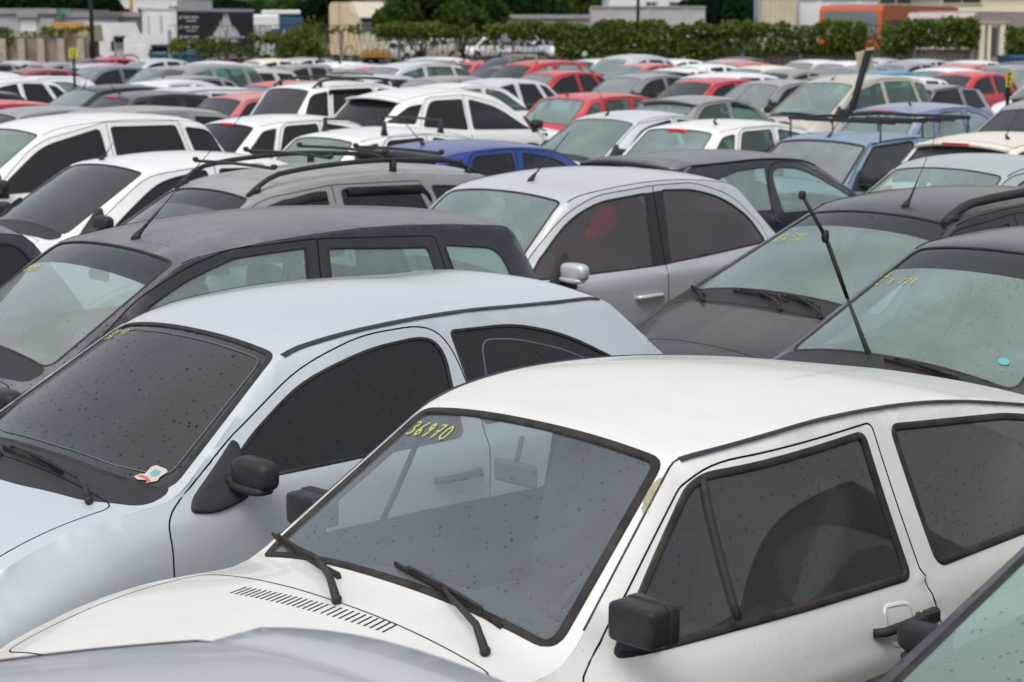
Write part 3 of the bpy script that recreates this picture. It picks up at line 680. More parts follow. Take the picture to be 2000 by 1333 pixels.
    # underbody + cabin
    mb = MB(); mb.box((-X+.2, -.56, .17), (X-.2, .56, .48)); mb.box((-X+sp['wheels'][0]+.4, -sp['W']+.12, .2), (-X+sp['wheels'][1]-.4, sp['W']-.12, .42)); addm('under', 'underbody', mb)
    mb = MB(); x0, x1 = cx+.02-X, sp['prof'][sp['ib']][0]-.12-X; w = sp['W']-.085; zb = bz-.05; zf = .44
    def openbox(x0, x1, w, z0, z1):
        V = [(x0, -w, z0), (x1, -w, z0), (x1, w, z0), (x0, w, z0), (x0, -w, z1), (x1, -w, z1), (x1, w, z1), (x0, w, z1)]
        mb.add(V, [(0, 1, 2, 3), (0, 4, 5, 1), (2, 6, 7, 3), (1, 5, 6, 2), (3, 7, 4, 0)], 0, False)
    openbox(x0, x1, w, zf, zb)
    if kd in ('hatch', 'celta', 'march', 'boxy', 'old_hatch', 'bubble_hatch', 'round_hatch', 'mpv', 'suv', 'wagon', 'dark_wagon'): mb.box((x1-.55, -w+.02, zb-.06), (x1-.02, w-.02, zb-.03))
    # dashboard
    mb.blob((x0+.24, 0, zb-.10), (.25, w-.01, .13), .35, 16, 8)
    addm('lining', 'cabin_trim', mb)
    fx = cx+.95-X; 
    def seat(x, y, wy, rows=1):
        mb = MB(); mb.blob((x, y, .58), (.25, wy, .09), .4, 12, 8)
        t = math.radians(18); R = [[math.cos(t), 0, math.sin(t)], [0, 1, 0], [-math.sin(t), 0, math.cos(t)]]
        hh = min(.31, (sp['H']-.75)*.45); mb.blob((x+.30, y, .60+hh*.95), (.075, wy, hh), .4, 12, 8, rot=R)
        return mb, (x+.30+hh*.42, y, .60+hh*2.05)
    for y in (-.36, .36):
        mb, hd = seat(fx, y, .24); D['parts'].append(('seat', 'seat', mb.mesh('seat', [M['seat']]), None, 'seat%g' % y))
        hb = MB(); hb.blob(hd, (.05, .13, .085), .5, 12, 8); hb.tube([(hd[0]-.02, y-.05, hd[2]-.16), (hd[0], y-.05, hd[2])], .007, 6); hb.tube([(hd[0]-.02, y+.05, hd[2]-.16), (hd[0], y+.05, hd[2])], .007, 6)
        D['parts'].append(('seat', 'headrest', hb.mesh('headrest', [M['seat']]), 'seat%g' % y, None))
    if sp['L'] < 9:
        mb, hd = seat(fx+.95, 0, w-.06); addm('seat', 'rear_bench', mb)
    if lod < 2:
        mb = MB(); sc = np.array([cx+.50-X, -.36, zb+.0]); t = math.radians(62); a = np.array([math.cos(t), 0, math.sin(t)]); b = np.array([0, 1., 0])
        mb.tube([sc+.18*(a*math.sin(q)+b*math.cos(q)) for q in np.linspace(0, 2*math.pi, 25)], .014, 8, cap=False)
        mb.tube([sc-b*.17, sc, sc+b*.17], .012, 6); nn = np.cross(a, b); nn = nn if nn[0] < 0 else -nn; mb.tube([sc, sc+nn*.22], .025, 6)
        addm('dash', 'steering_wheel', mb)
        mb = MB(); q = sh.T(np.array([sh.sk[sp['iw']]-.17]), np.array([0.]))[0]-[X, 0, 0]; mb.box((q[0]+.05, -.09, q[2]-.10), (q[0]+.075, .09, q[2]-.03), 0, .012); mb.tube([(q[0]+.06, 0, q[2]-.05), (q[0]+.09, 0, q[2]+.04)], .008, 6)
        addm('pale', 'rear_view_mirror', mb)
    PROTO[kd, lod] = D
    return D

CARS = []
def car(kd, lod, pose, pt='white', gw='clear', gs=None, gr=None, name='hatchback', label='', cat='car', group=None, mirror='trim', handle=None, band='band', extras=(), gutter='gap', interior='seat', gsides=None):
    D = proto(kd, lod); sp, sh = D['sp'], D['sh']; L = sp['L']
    root = empty(name, (pose[0], pose[1], 0), pose[2]); tag(root, label, cat, group)
    gs = gs or gw; gr = gr or gs; keyed = {}
    roles = dict(paint=P[pt], grille=M['trim'], plate=M['plate'], trim=M['trim'], gw=G[gw], gr=G[gr], band=G[band], lamp=M['lamp'], tail=M['tail'], rubber=M['rubber'], gap=M['gap'], weld=M['weld'],
                 gutter=M['trim'] if gutter == 'trim' else (P[pt] if gutter == 'paint' else M['gap']), handle=P[handle] if handle in P else M['trim'], mirror=P[mirror] if mirror in P else M['trimblue'], tyre=M['tyre'], rim=M['rim'],
                 under=M['under'], lining=M['lining'], seat=M[interior], dash=M['dash'], pale=M['mid_grey'])
    for role, nm, me, own, key in sorted(D['parts'], key=lambda p: p[3] is not None):
        m = roles.get(role) or (G[(gsides or {}).get(int(role[2:]), gs)] if role.startswith('gs') else M['trim'])
        o = bpy.data.objects.new(nm, me); COL.objects.link(o); o.parent = keyed.get(own, root) if own else root
        o.material_slots[0].link = 'OBJECT'; o.material_slots[0].material = m
        if key: keyed[key] = o
    info = dict(root=root, sp=sp, sh=sh, L=L, kd=kd, keyed=keyed, pose=pose, pt=pt); CARS.append(info)
    for e in extras: EX[e[0]](info, *e[1:])
    return info

# ---- extras fitted to single cars
def ex_antenna(c, t=0, ds=.12, ln=.4, lean=.55, thin=False, side=0, end=False):
    """aerial on the roof; end=True: at the rear edge. leans back towards the tail"""
    sp, sh = c['sp'], c['sh']; s0 = sh.sk[sp['ir']]-ds if end else sh.sk[sp['iw']]+ds
    p, n = path_T(sh, [(s0, t)], c['L']); p = p[0]; mb = MB()
    mb.tube([p-[.02, 0, .01], p+[.0, 0, .018], p+[.03, 0, .045]], [.024, .017, .008], 10, flat=1)
    d = np.array([math.sin(lean), side, math.cos(lean)]); d /= np.linalg.norm(d)
    if thin: mb.tube([p+[.025, 0, .04], p+[.025, 0, .04]+d*.12, p+[.025, 0, .04]+d*.16, p+[.025, 0, .04]+d*ln], [.009, .006, .0028, .0014], 6)
    else: mb.tube([p+[.02, 0, .035], p+[.02, 0, .035]+d*ln*.5, p+[.02, 0, .035]+d*ln], [.006, .004, .003], 6)
    mb.obj('aerial', M['trim'], c['root'])
def ex_wipers(c, ws, r=.010):
    sp, sh = c['sp'], c['sh']; k = sh.sk[sp['ic']]
    for piv, elb, a, b in ws:
        q, n = path_T(sh, [(k+x[0], x[1]) for x in (piv, elb, a, b)], c['L']); up = n*.028
        mb = MB(); mb.blob(q[0]+n[0]*.012, (.015, .012, .014), .8, 10, 8)
        mb.tube([q[0]+n[0]*.012, q[0]*.7+q[1]*.3+n[0]*.045, q[1]+n[1]*.04], [.013, .011, .007], 6)
        w = mb.obj('wiper', M['trim'], c['root'])
        mb = MB(); ln = np.linspace(0, 1, 7); pts, nn = path_T(sh, [(k+a[0]+(b[0]-a[0])*u, a[1]+(b[1]-a[1])*u) for u in ln], c['L'])
        mb.strip(pts, nn, .012, .012, off=.008); mb.tube(pts[1:-1]+nn[1:-1]*.030, .005, 5)
        for i in (1, 5): mb.tube([pts[i]+nn[i]*.006, pts[i]+nn[i]*.032], .006, 5)
        mb.tube([pts[3]+nn[3]*.028, q[1]+n[1]*.04], .007, 5)
        mb.obj('wiper_blade', M['rubber'], w)
GLY = {'0': [[(.1, .3), (.15, .75), (.5, 1), (.85, .75), (.85, .25), (.5, 0), (.15, .2), (.1, .3)]], '3': [[(.1, .9), (.5, 1), (.8, .8), (.4, .55), (.85, .35), (.6, .02), (.1, .1)]],
       '6': [[(.8, 1), (.35, .7), (.15, .3), (.4, 0), (.8, .2), (.6, .45), (.2, .3)]], '9': [[(.75, .75), (.45, 1), (.2, .75), (.45, .5), (.75, .75), (.65, .3), (.4, 0)]],
       '7': [[(.1, .95), (.85, 1), (.4, 0)], [(.25, .5), (.75, .55)]], '2': [[(.1, .8), (.45, 1), (.8, .75), (.4, .3), (.1, 0), (.85, .05)]], '4': [[(.6, 1), (.1, .4), (.9, .4)], [(.6, .7), (.6, 0)]],
       '5': [[(.8, 1), (.2, 1), (.2, .6), (.7, .6), (.8, .25), (.5, 0), (.1, .1)]], '1': [[(.3, .8), (.55, 1), (.5, 0)]], '8': [[(.5, .5), (.2, .75), (.5, 1), (.8, .75), (.5, .5), (.15, .25), (.5, 0), (.85, .25), (.5, .5)]],
       'E': [[(.85, 1), (.15, 1), (.15, 0), (.85, 0)], [(.15, .5), (.7, .5)]]}
def ex_chalk(c, txt, s, t, hgt=.055, wid=.035, pitch=.045, slope=0., w=.006):
    """painted digits on the windscreen; s from the cowl, t start (image left) running to the near side"""
    sp, sh = c['sp'], c['sh']; k = sh.sk[sp['ic']]; mb = MB(); hw = sp['prof'][sp['iw']][2]; rows = txt.split('/')
    for ri, row in enumerate(rows):
        for i, ch in enumerate(row):
            if ch == ' ': continue
            for st in GLY[ch]:
                q = [(k+s-ri*hgt*1.25+slope*i+y*hgt, t-(i*pitch+x*wid)/hw) for x, y in st]; q = resample(np.array(q), .01)
                p, n = path_T(sh, q, c['L']); mb.strip(p, n, w, .001, off=.001)
    o = mb.obj('chalk_number', M['chalk'], c['root'])
def ex_sticker(c, s, t, kind='badge', sz=.05):
    sp, sh = c['sp'], c['sh']; k = sh.sk[sp['ic']]; hw = sp['prof'][sp['iw']][2]
    def patch(outline, mat, off, name, par):
        q = np.array([(k+s+y*sz, t-x*sz/hw) for x, y in outline]); q = resample(q, .012, True); p, n = path_T(sh, q, c['L']); cc, cn = path_T(sh, [q.mean(0)], c['L'])
        V = np.vstack([p+n*off, cc+cn*off]); m = len(q); F = [(i, (i+1) % m, m) for i in range(m)]
        nn = np.cross(V[1]-V[0], V[m]-V[0]); F = F if nn@cn[0] > 0 else [f[::-1] for f in F]
        mb = MB(); mb.add(V, F, 0, False); return mb.obj(name, M[mat], par)
    if kind == 'badge':
        o = patch([(-.55, .55), (-.3, .9), (.55, 1.0), (.75, .85), (.55, .1), (.65, -.15), (.2, -.75), (.1, -.5), (-.5, -.85), (-.9, -.75), (-.75, -.3), (-.5, -.2)], 'sticker', .0015, 'windscreen_sticker', c['root'])
        patch([(-.6, -.35), (-.1, -.3), (.35, -.45), (.25, -.62), (-.2, -.55), (-.75, -.6)], 'stred', .003, 'sticker_ribbon', o)
        patch([(-.22, .05), (-.15, .55), (.35, .6), (.35, .15), (.1, -.1)], 'stteal', .003, 'sticker_crest', o)
    else: patch([(math.cos(a), math.sin(a)) for a in np.linspace(0, 2*math.pi, 14)[:-1]], 'stteal', .0015, 'windscreen_sticker', c['root'])
def ex_spoiler(c, mat='trim', dx=.17, dz=-.02, th=.05, lamp=False, w=.96):
    sp, sh = c['sp'], c['sh']; s0 = sh.sk[sp['ir']]-.04; T = np.linspace(-w, w, 15); a, n = path_T(sh, [(s0, t) for t in T], c['L'])
    e = a+np.array([[dx*(1-.35*abs(t)**3), 0, dz] for t in T]); V = np.vstack([a+n*.004, e+[0, 0, .012], e-[0, 0, th*.6], a-[0, 0, th+.03]]); m = len(T)
    F = [(r*m+i, r*m+i+1, (r+1)*m+i+1, (r+1)*m+i) for r in range(3) for i in range(m-1)]+[(i+3*m, i+3*m+1, i+1, i) for i in range(m-1)]+[(0, m, 2*m, 3*m), (m-1, 4*m-1, 3*m-1, 2*m-1)]
    mb = MB(); mb.add(V, [f[::-1] for f in F]); o = mb.obj('roof_spoiler', P[mat] if mat in P else M[mat], c['root'])
    if lamp:
        i = m//2; mb = MB(); x = e[i]; mb.box((x[0]-.03, -.16, x[2]-th*.5), (x[0]+.006, .16, x[2]+.004), 0, .006); mb.obj('brake_light', M['tail'], o)
def ex_brake(c, ds=.06, w=.14):
    sp, sh = c['sp'], c['sh']; p, n = path_T(sh, [(sh.sk[sp['ir']]+ds, 0)], c['L']); p = p[0]; mb = MB(); mb.box((p[0]-.02, -w, p[2]-.02), (p[0]+.015, w, p[2]+.02), 0, .01); mb.obj('brake_light', M['tail'], c['root'])
def ex_rails(c, hgt=.06, r=.017, feet=(0, .5, 1), s0=.06, s1=.06, mat='trim', sides=(-1, 1), t=.86):
    sp, sh = c['sp'], c['sh']; a, b = sh.sk[sp['iw']]+s0, sh.sk[sp['ir']]-s1; u = np.linspace(0, 1, 24)
    for sg in sides:
        p, n = path_T(sh, np.c_[a+(b-a)*u, np.full(24, sg*t)], c['L']); hh = hgt*np.minimum(1, np.minimum(u, 1-u)*9+.05); q = p+np.c_[hh*0, hh*0, hh]
        mb = MB(); mb.tube(q, r, 8)
        for f in feet:
            i = int(round(f*23)); i = min(max(i, 1), 22); mb.tube([p[i]-[0, 0, .01], q[i]], r*1.5, 6)
        mb.obj('roof_rail', P[mat] if mat in P else M[mat], c['root'])
def ex_bars(c, us=(.2, .6), hgt=.09, r=.012, foot=True, ext=.9, mat='trim', knobs=False):
    sp, sh = c['sp'], c['sh']; a, b = sh.sk[sp['iw']], sh.sk[sp['ir']]
    for u in us:
        s = a+(b-a)*u; T = np.linspace(-ext, ext, 9); p, n = path_T(sh, [(s, t) for t in T], c['L']); top = p[4][2]+hgt-.0; q = p.copy(); q[:, 2] = top-.012*np.abs(T)**2
        mb = MB(); mb.tube(q, r, 8)
        if foot:
            for i in (0, 8): mb.tube([p[i]-[0, 0, .01], (p[i]+q[i])/2, q[i]+[0, 0, .015]], [.04, .026, .02], 6)
        if knobs:
            for i in (0, 8): mb.blob(q[i]+[0, 0, .012], (.022, .022, .018), .8, 8, 6)
        mb.obj('roof_bar', M[mat], c['root'])
def ex_basket(c, u0=.0, u1=1.0, hgt=.16, w=.62):
    sp, sh = c['sp'], c['sh']; a, b = sh.sk[sp['iw']], sh.sk[sp['ir']]; p0 = sh.T(np.array([a+(b-a)*u0]), np.array([0.]))[0]; p1 = sh.T(np.array([a+(b-a)*u1]), np.array([0.]))[0]
    z = sp['H']+hgt-.03; X = c['L']/2; x0, x1 = p0[0]-X, p1[0]-X; mb = MB(); y = w
    C = [(x0, -y), (x1, -y), (x1, y), (x0, y)]
    for i in range(4):
        (xa, ya), (xb, yb) = C[i], C[(i+1) % 4]; d = np.array([xb-xa, yb-ya, 0]); l = np.linalg.norm(d); d /= l
        mb.obox(((xa+xb)/2, (ya+yb)/2, z), d*(l/2+.012), np.array([-d[1], d[0], 0])*.011, (0, 0, .017))
    for i in range(1, 6):
        x = x0+(x1-x0)*i/6; mb.tube([(x, -y, z-.03), (x, y, z-.03)], .009, 6)
    for x in (x0+.02, (x0+x1)/2-.05, x1-.02):
        for s in (-1, 1): mb.tube([(x, s*y, sp['H']-.07), (x, s*y, z)], .010, 6)
    mb.obj('roof_rack', M['trim'], c['root'])
def ex_visors(c, mat='trim', idx=(0, 1), dep=.07):
    sp, sh = c['sp'], c['sh']
    for sg in (-1, 1):
        for i in idx:
            if i >= len(sp['wins']): continue
            w = resample(rpoly(sp['wins'][i][1], .035), .04, True); zt = w[:, 1].max(); zm = (w[:, 1].min()+zt)/2
            x0, x1 = w[:, 0].min(), w[:, 0].max(); xs = np.linspace(x0+.05, x1-.02, 14); top = []
            for x in xs:
                near = w[np.abs(w[:, 0]-x) < .09]; top.append(near[:, 1].max()+.012)
            p, n = path_S(sh, np.c_[xs, top], c['L'], sg); V = np.vstack([p+n*.003, p+n*.018-[0, 0, dep*.35], p+n*.030-[0, 0, dep], p+n*.024-[0, 0, dep]]); m = len(xs)
            F = [(r*m+k, r*m+k+1, (r+1)*m+k+1, (r+1)*m+k) for r in range(3) for k in range(m-1)]; F = F if sg > 0 else [f[::-1] for f in F]
            mb = MB(); mb.add(V, F); mb.add(V, [f[::-1] for f in F]); mb.obj('wind_deflector', G[mat] if mat in G else M[mat], c['root'])
def ex_old(c):
    sp, sh, L = c['sp'], c['sh'], c['L']; k = sh.sk[sp['ic']]
    mb = MB()
    for t0, t1, n in ((.44, -.02, 17), (-.06, -.38, 11)):
        for i in range(n):
            t = t0+(t1-t0)*i/(n-1); u = (t-.44)/(-.38-.44); s0 = -.291+u*.064; p, q = path_T(sh, [(k+s0+d*.058+.004, t+d*.012) for d in (0, .5, 1)], L); mb.strip(p, q, .0075, .0012)
    mb.obj('hood_vent', M['gap'], c['root'])
    for sg, key in ((-1, 'door0N'), (1, 'door0F')):
        own = c['keyed'].get(key, c['root'])
        mb = MB(); p, n = path_S(sh, resample(np.array([(1.815, 1.262), (1.80, 1.16), (1.772, .91)]), .05), L, sg); mb.strip(p, n, .024, .008); mb.obj('vent_window_bar', M['trim'], own)
        # recess behind the handle
        q = resample(rpoly([(2.375, .825), (2.50, .815), (2.51, .70), (2.385, .71)], .03), .015, True); p, n = path_S(sh, q, L, sg)
        mb = MB(); mb.strip(p, n, .014, .0016, True); mb.obj('handle_recess', P[c['pt']], own)
        p, n = path_S(sh, [(2.60, .752)], L, sg); mb = MB(); mb.box((p[0][0]-.045, p[0][1]-.022, p[0][2]-.022), (p[0][0]+.03, p[0][1]+.022, p[0][2]+.024), 0, .008); mb.obj('handle_lock', M['trim'], own)
    q = np.array([(k+.50, -.975), (k+.54, -.95), (k+.60, -.955), (k+.625, -.985), (k+.60, -1.0), (k+.57, -.992), (k+.53, -1.0), (k+.49, -.998)]); q = resample(q, .012, True); q[:, 1] += .006*np.sin(np.arange(len(q))*2.1)
    p, n = path_T(sh, q, L); cc, cn = path_T(sh, [q.mean(0)], L); V = np.vstack([p+n*.0012, cc+cn*.0012]); m = len(q); F = [(i, (i+1) % m, m) for i in range(m)]; nn = np.cross(V[1]-V[0], V[m]-V[0]); F = F if nn@cn[0] > 0 else [f[::-1] for f in F]
    mb = MB(); mb.add(V, F, 0, False); mb.obj('bare_patch', M['rust'], c['root'])
def ex_qline(c):
    for sg in (-1, 1):
        q, _ = fillet([(2.555, .99, 0), (2.60, 1.275, .05), (2.78, 1.26, .1), (3.04, 1.19, .1), (3.30, 1.06, 0)]); q = resample(q, .03); p, n = path_S(c['sh'], q, c['L'], sg); mb = MB(); mb.strip(p, n, .006, .001, off=-.003); mb.obj('frit_line', M['weld'], c['root'])
EX = dict(old=ex_old, qline=ex_qline, antenna=ex_antenna, wipers=ex_wipers, chalk=ex_chalk, sticker=ex_sticker, spoiler=ex_spoiler, brake=ex_brake, rails=ex_rails, bars=ex_bars, basket=ex_basket, visors=ex_visors)
# ---------------------------------------------------------------- placing cars
H0 = .725
def place(kd, anchor, px, py, rev=False, dh=0.):
    """car pose such that a named point of its surface is seen at photo pixel (px, py)"""
    sp = SPECS[kd]; sh = proto(kd, 2)['sh'] if (kd, 2) in PROTO else Shape(sp); h = H0+dh+(math.pi if rev else 0); near = 1 if rev else -1
    if anchor == 'roof': L = np.array([(sp['prof'][sp['iw']][0]+sp['prof'][sp['ir']][0])/2, 0, sp['H']])
    else:
        k = {'wt': 'iw', 'rt': 'ir'}[anchor[:2]]; t = .95*near*(1 if anchor[2] == 'n' else -1); L = sh.T(np.array([sh.sk[sp[k]]]), np.array([t]))[0]
    x, y = L[0]-sp['L']/2, L[1]; w = at_z(px, py, L[2])
    return (w[0]-(x*math.cos(h)-y*math.sin(h)), w[1]-(x*math.sin(h)+y*math.cos(h)), h)

GN = 'cars parked nose to tail in the storage lot'
# ---- the nearest cars, each fitted by itself
SPECS['old_hatch'].update(mirror=(1.30, 1.02), mirror_far=(1.50, .985, .075), mirror_box=True, sail=[(1.325, .905), (1.475, 1.00), (1.46, .89)], hz=.765, gutter=.020)
SPECS['round_hatch'].update(inner=True, gutter=.030, sealw=.024, mirror=(1.33, .955), sail=[(1.13, .855, .03), (1.17, .90, .04), (1.385, 1.055, .01), (1.405, 1.04, .01), (1.37, .875, .03), (1.22, .84, .04)], glassp=[(-.06, 0), (-.05, -.55), (.0, -.93), ('t', -.94), ('t', .94), (.0, .93), (-.05, .55)],
    cowlp=[(-.31, 0), (-.29, -.35), (-.22, -.75), (-.10, -.97), (.03, -.95), (.03, .95), (-.10, .97), (-.22, .75), (-.29, .35)])
SPECS['dark_wagon'].update(gutter=.008, band=True)
def shorten(kd, front=0., back=0.):
    sp = SPECS[kd]; P = sp['prof']; n = sp['ic']-1
    for i in range(n): q = list(P[i]); q[0] += front*(1-.0*i); P[i] = tuple(q)
    for i in range(sp['ib']+1, len(P)): q = list(P[i]); q[0] -= back; P[i] = tuple(q)
    sp['wheels'] = (sp['wheels'][0]+front*.6, sp['wheels'][1]-back)
shorten('bubble_hatch', .30); shorten('dark_wagon', 0, .14)
SPECS['bubble_hatch'].update(mirror=(1.33, .99), hz=.79, band=False)
car('old_hatch', 0, (.290, 5.764, .764), 'cream_white', gw='clear', gs='grime', gutter='trim', name='station_wagon', mirror='trim', interior='seat',
    label='old boxy white two-door wagon in the foreground with number 36970 chalked on its windscreen', group=GN,
    extras=[('wipers', [((-.175, -.03), (-.02, .38), (.093, 1.0), (-.045, .19)), ((-.11, -.77), (.0, -.42), (.066, 0.0), (.006, -.69))]),
            ('chalk', '36970', .56, .86, .06, .032, .042, -.003, .006), ('old',)])
car('round_hatch', 0, (-1.007, 7.546, .753), 'pale_blue_silver', gw='smoke', gs='dark', gutter='trim', name='hatchback', mirror='trim',
    label='pale blue-silver two-door hatchback with dark glass and a badge sticker low on its windscreen', group=GN,
    extras=[('wipers', [((-.215, -.80), (-.17, -.62), (-.125, .20), (-.15, -.42)), ((-.26, .1), (-.2, .25), (-.10, .85), (-.17, .12))]), ('chalk', '21 12/24', .63, .90, .03, .016, .023, 0, .0035), ('sticker', .03, -.79, 'badge', .045), ('qline',)])
car('dark_wagon', 0, (-1.596, 9.726, .718), 'charcoal', gw='pale', gs='teal', name='station_wagon', cat='car', group=GN, gutter='gap',
    label='charcoal station wagon with dust and rain on its roof and a long thin aerial', extras=[('antenna', -.10, .10, .93, .88, True, .10), ('chalk', '21245', .57, .86, .045, .022, .032, 0, .004), ('wipers', [((-.17, -.5), (-.1, -.3), (-.02, .4), (-.06, -.35))])])
B5 = SPECS['hatch']
tweak('tall_hatch', 'hatch', (.977, 1.02, .718, .09, .05), (1.762, 1.473, .543, .05, .11), (3.2, 1.454, .557, .05, .088), (2.47, 1.525, .591, .05, .5), (3.66, .99, .64, .06, .06), band=True)
tweak('rail_wagon', 'wagon', (.915, 1.015, .761, .09, .05), (1.81, 1.427, .535, .05, .11), (3.72, 1.424, .558, .05, .088), (2.73, 1.522, .587, .05, .5), (4.02, 1.0, .64, .06, .06), band=True)
tweak('rack_wagon', 'wagon', (.979, .982, .688, .09, .05), (1.692, 1.401, .513, .05, .11), (3.749, 1.457, .582, .05, .088), (2.73, 1.525, .587, .05, .5), (4.049, 1.0, .64, .06, .06), band=True)
tweak('wide_hatch', 'hatch', (.962, .972, .672, .09, .05), (1.744, 1.401, .607, .05, .11), (3.2, 1.395, .572, .05, .088), (2.47, 1.469, .629, .05, .5), (3.66, .99, .64, .06, .06))
SPECS['tall_hatch']['no_far_mirror'] = SPECS['rail_wagon']['no_far_mirror'] = True; shorten('tall_hatch', .30)
c5 = car('tall_hatch', 0, (2.43, 9.088, .66), 'black', gw='teal', gs='teal', group=GN, label='black hatchback with one windscreen wiper lifted straight up', extras=[('chalk', '8/2 8 228', .62, .90, .045, .024, .034, 0, .004), ('sticker', .16, -.74, 'dot', .022)])
def local(c, w):
    x, y, h = c['pose']; d = np.array(w[:2])-[x, y]; return np.array([d[0]*math.cos(h)+d[1]*math.sin(h), -d[0]*math.sin(h)+d[1]*math.cos(h), w[2]])
q = [local(c5, w) for w in ((1.634, 8.623, .985), (1.60, 8.623, 1.06), (1.511, 8.623, 1.281), (1.404, 8.623, 1.561), (1.296, 8.623, 1.745))]
mb = MB(); mb.tube(q[:3], [.016, .012, .007], 8); mb.blob(q[0]+[0, 0, .0], (.03, .03, .04), .9, 10, 8); w_ = mb.obj('raised_wiper', M['trim'], c5['root'])
mb = MB(); mb.tube([q[2]*1.0, (q[2]+q[3])/2, q[3]*1.0], [.012, .015, .013], 6, flat=.6); mb.tube([q[3], q[4]], [.010, .009], 6); mb.blob(q[4], (.014, .014, .02), .5, 8, 6); mb.blob(q[3], (.016, .016, .03), .7, 8, 6); mb.obj('wiper_blade', M['rubber'], w_)
ex_wipers(c5, [((-.10, -.70), (-.06, -.62), (-.02, .0), (-.05, -.6))])
car('rail_wagon', 0, (2.364, 11.458, .713), 'grimy_black', gw='teal', gs='dark', group=GN, name='station_wagon', label='black station wagon with a mud-stained bonnet and curved black roof rails',
    extras=[('rails', .05, .028, (.06, .5, .94), -.02, .06, 'trim', (-1,)), ('antenna', -.20, .12, .62, .75, True, .16), ('wipers', [((-.17, .55), (-.1, .68), (.05, .95), (-.09, .62)), ((-.17, -.25), (-.12, -.12), (-.03, .38), (-.07, -.2)), ((-.16, -.62), (-.12, -.5), (-.03, -.1), (-.07, -.5))]), ('chalk', '51 242/224 26', .64, .85, .04, .022, .034, 0, .004)])
c8 = car('bubble_hatch', 0, (.194, 12.713, .707), 'silver', gw='teal', gs='brown', group=GN, mirror='silver', handle='silver', label='silver rounded four-door hatchback with a red patch seen through its front door window', extras=[('antenna', -.1, .20, .42, .9, False, .08)])
mb = MB(); a_ = local(c8, (0, 0, 0)); mb.blob((1.86-1.86, -.60, 1.27), (.12, .03, .10), .9, 12, 8, rot=[[.8, 0, -.6], [0, 1, 0], [.6, 0, .8]]); mb.blob((-.10, -.60, 1.18), (.07, .03, .05), .9, 12, 8); mb.obj('red_patch', M['red_patch'], c8['root'])  # soft red form set close behind the front door glass
car('rack_wagon', 0, (-1.771, 13.496, .718), 'dusty_grey', gw='clear', gs='dark', group=GN, name='station_wagon', label='grey station wagon with black roof rails and four cross bars', gutter='paint',
    extras=[('rails', .08, .018, (.04, .62, .96), .0), ('bars', (.10, .32, .55, .80), .105, .011, False, .90, 'trim', True), ('visors', 'trimblue', (0, 1), .07)])
car('wide_hatch', 0, (-3.135, 15.699, .729), 'clean_white', gw='smoke', gs='dark', group=GN, label='white four-door hatchback with a stubby roof aerial and near-black glass', mirror='trim', gutter='paint', extras=[('antenna', .35, .10, .12, .7)])
car('mpv', 0, (-4.40, 18.5, .743), 'white', gw='teal', gs='dark', group=GN, name='minivan', label='white tall minivan with three dark side windows along its left side', gutter='gap')
# bottom corners
SPECS['corner_hatch'] = dict(SPECS['round_hatch'], name='corner_hatch', mirror=(1.69, .925), mout=.08, msc=.72, inner=False)
car('corner_hatch', 0, (1.870, 4.358, .80), 'black', gw='teal', gs='teal', group=GN, label='black car cropped by the bottom right corner, only its windscreen pillar and mirror showing')
car('wagon', 0, place('wagon', 'rtf', 445, 1262), 'worn_silver', gw='smoke', group=GN, name='station_wagon', label='out-of-focus silver roof with a raised rear spoiler in the bottom left corner', extras=[('spoiler', 'worn_silver', .15, -.005, .03)])
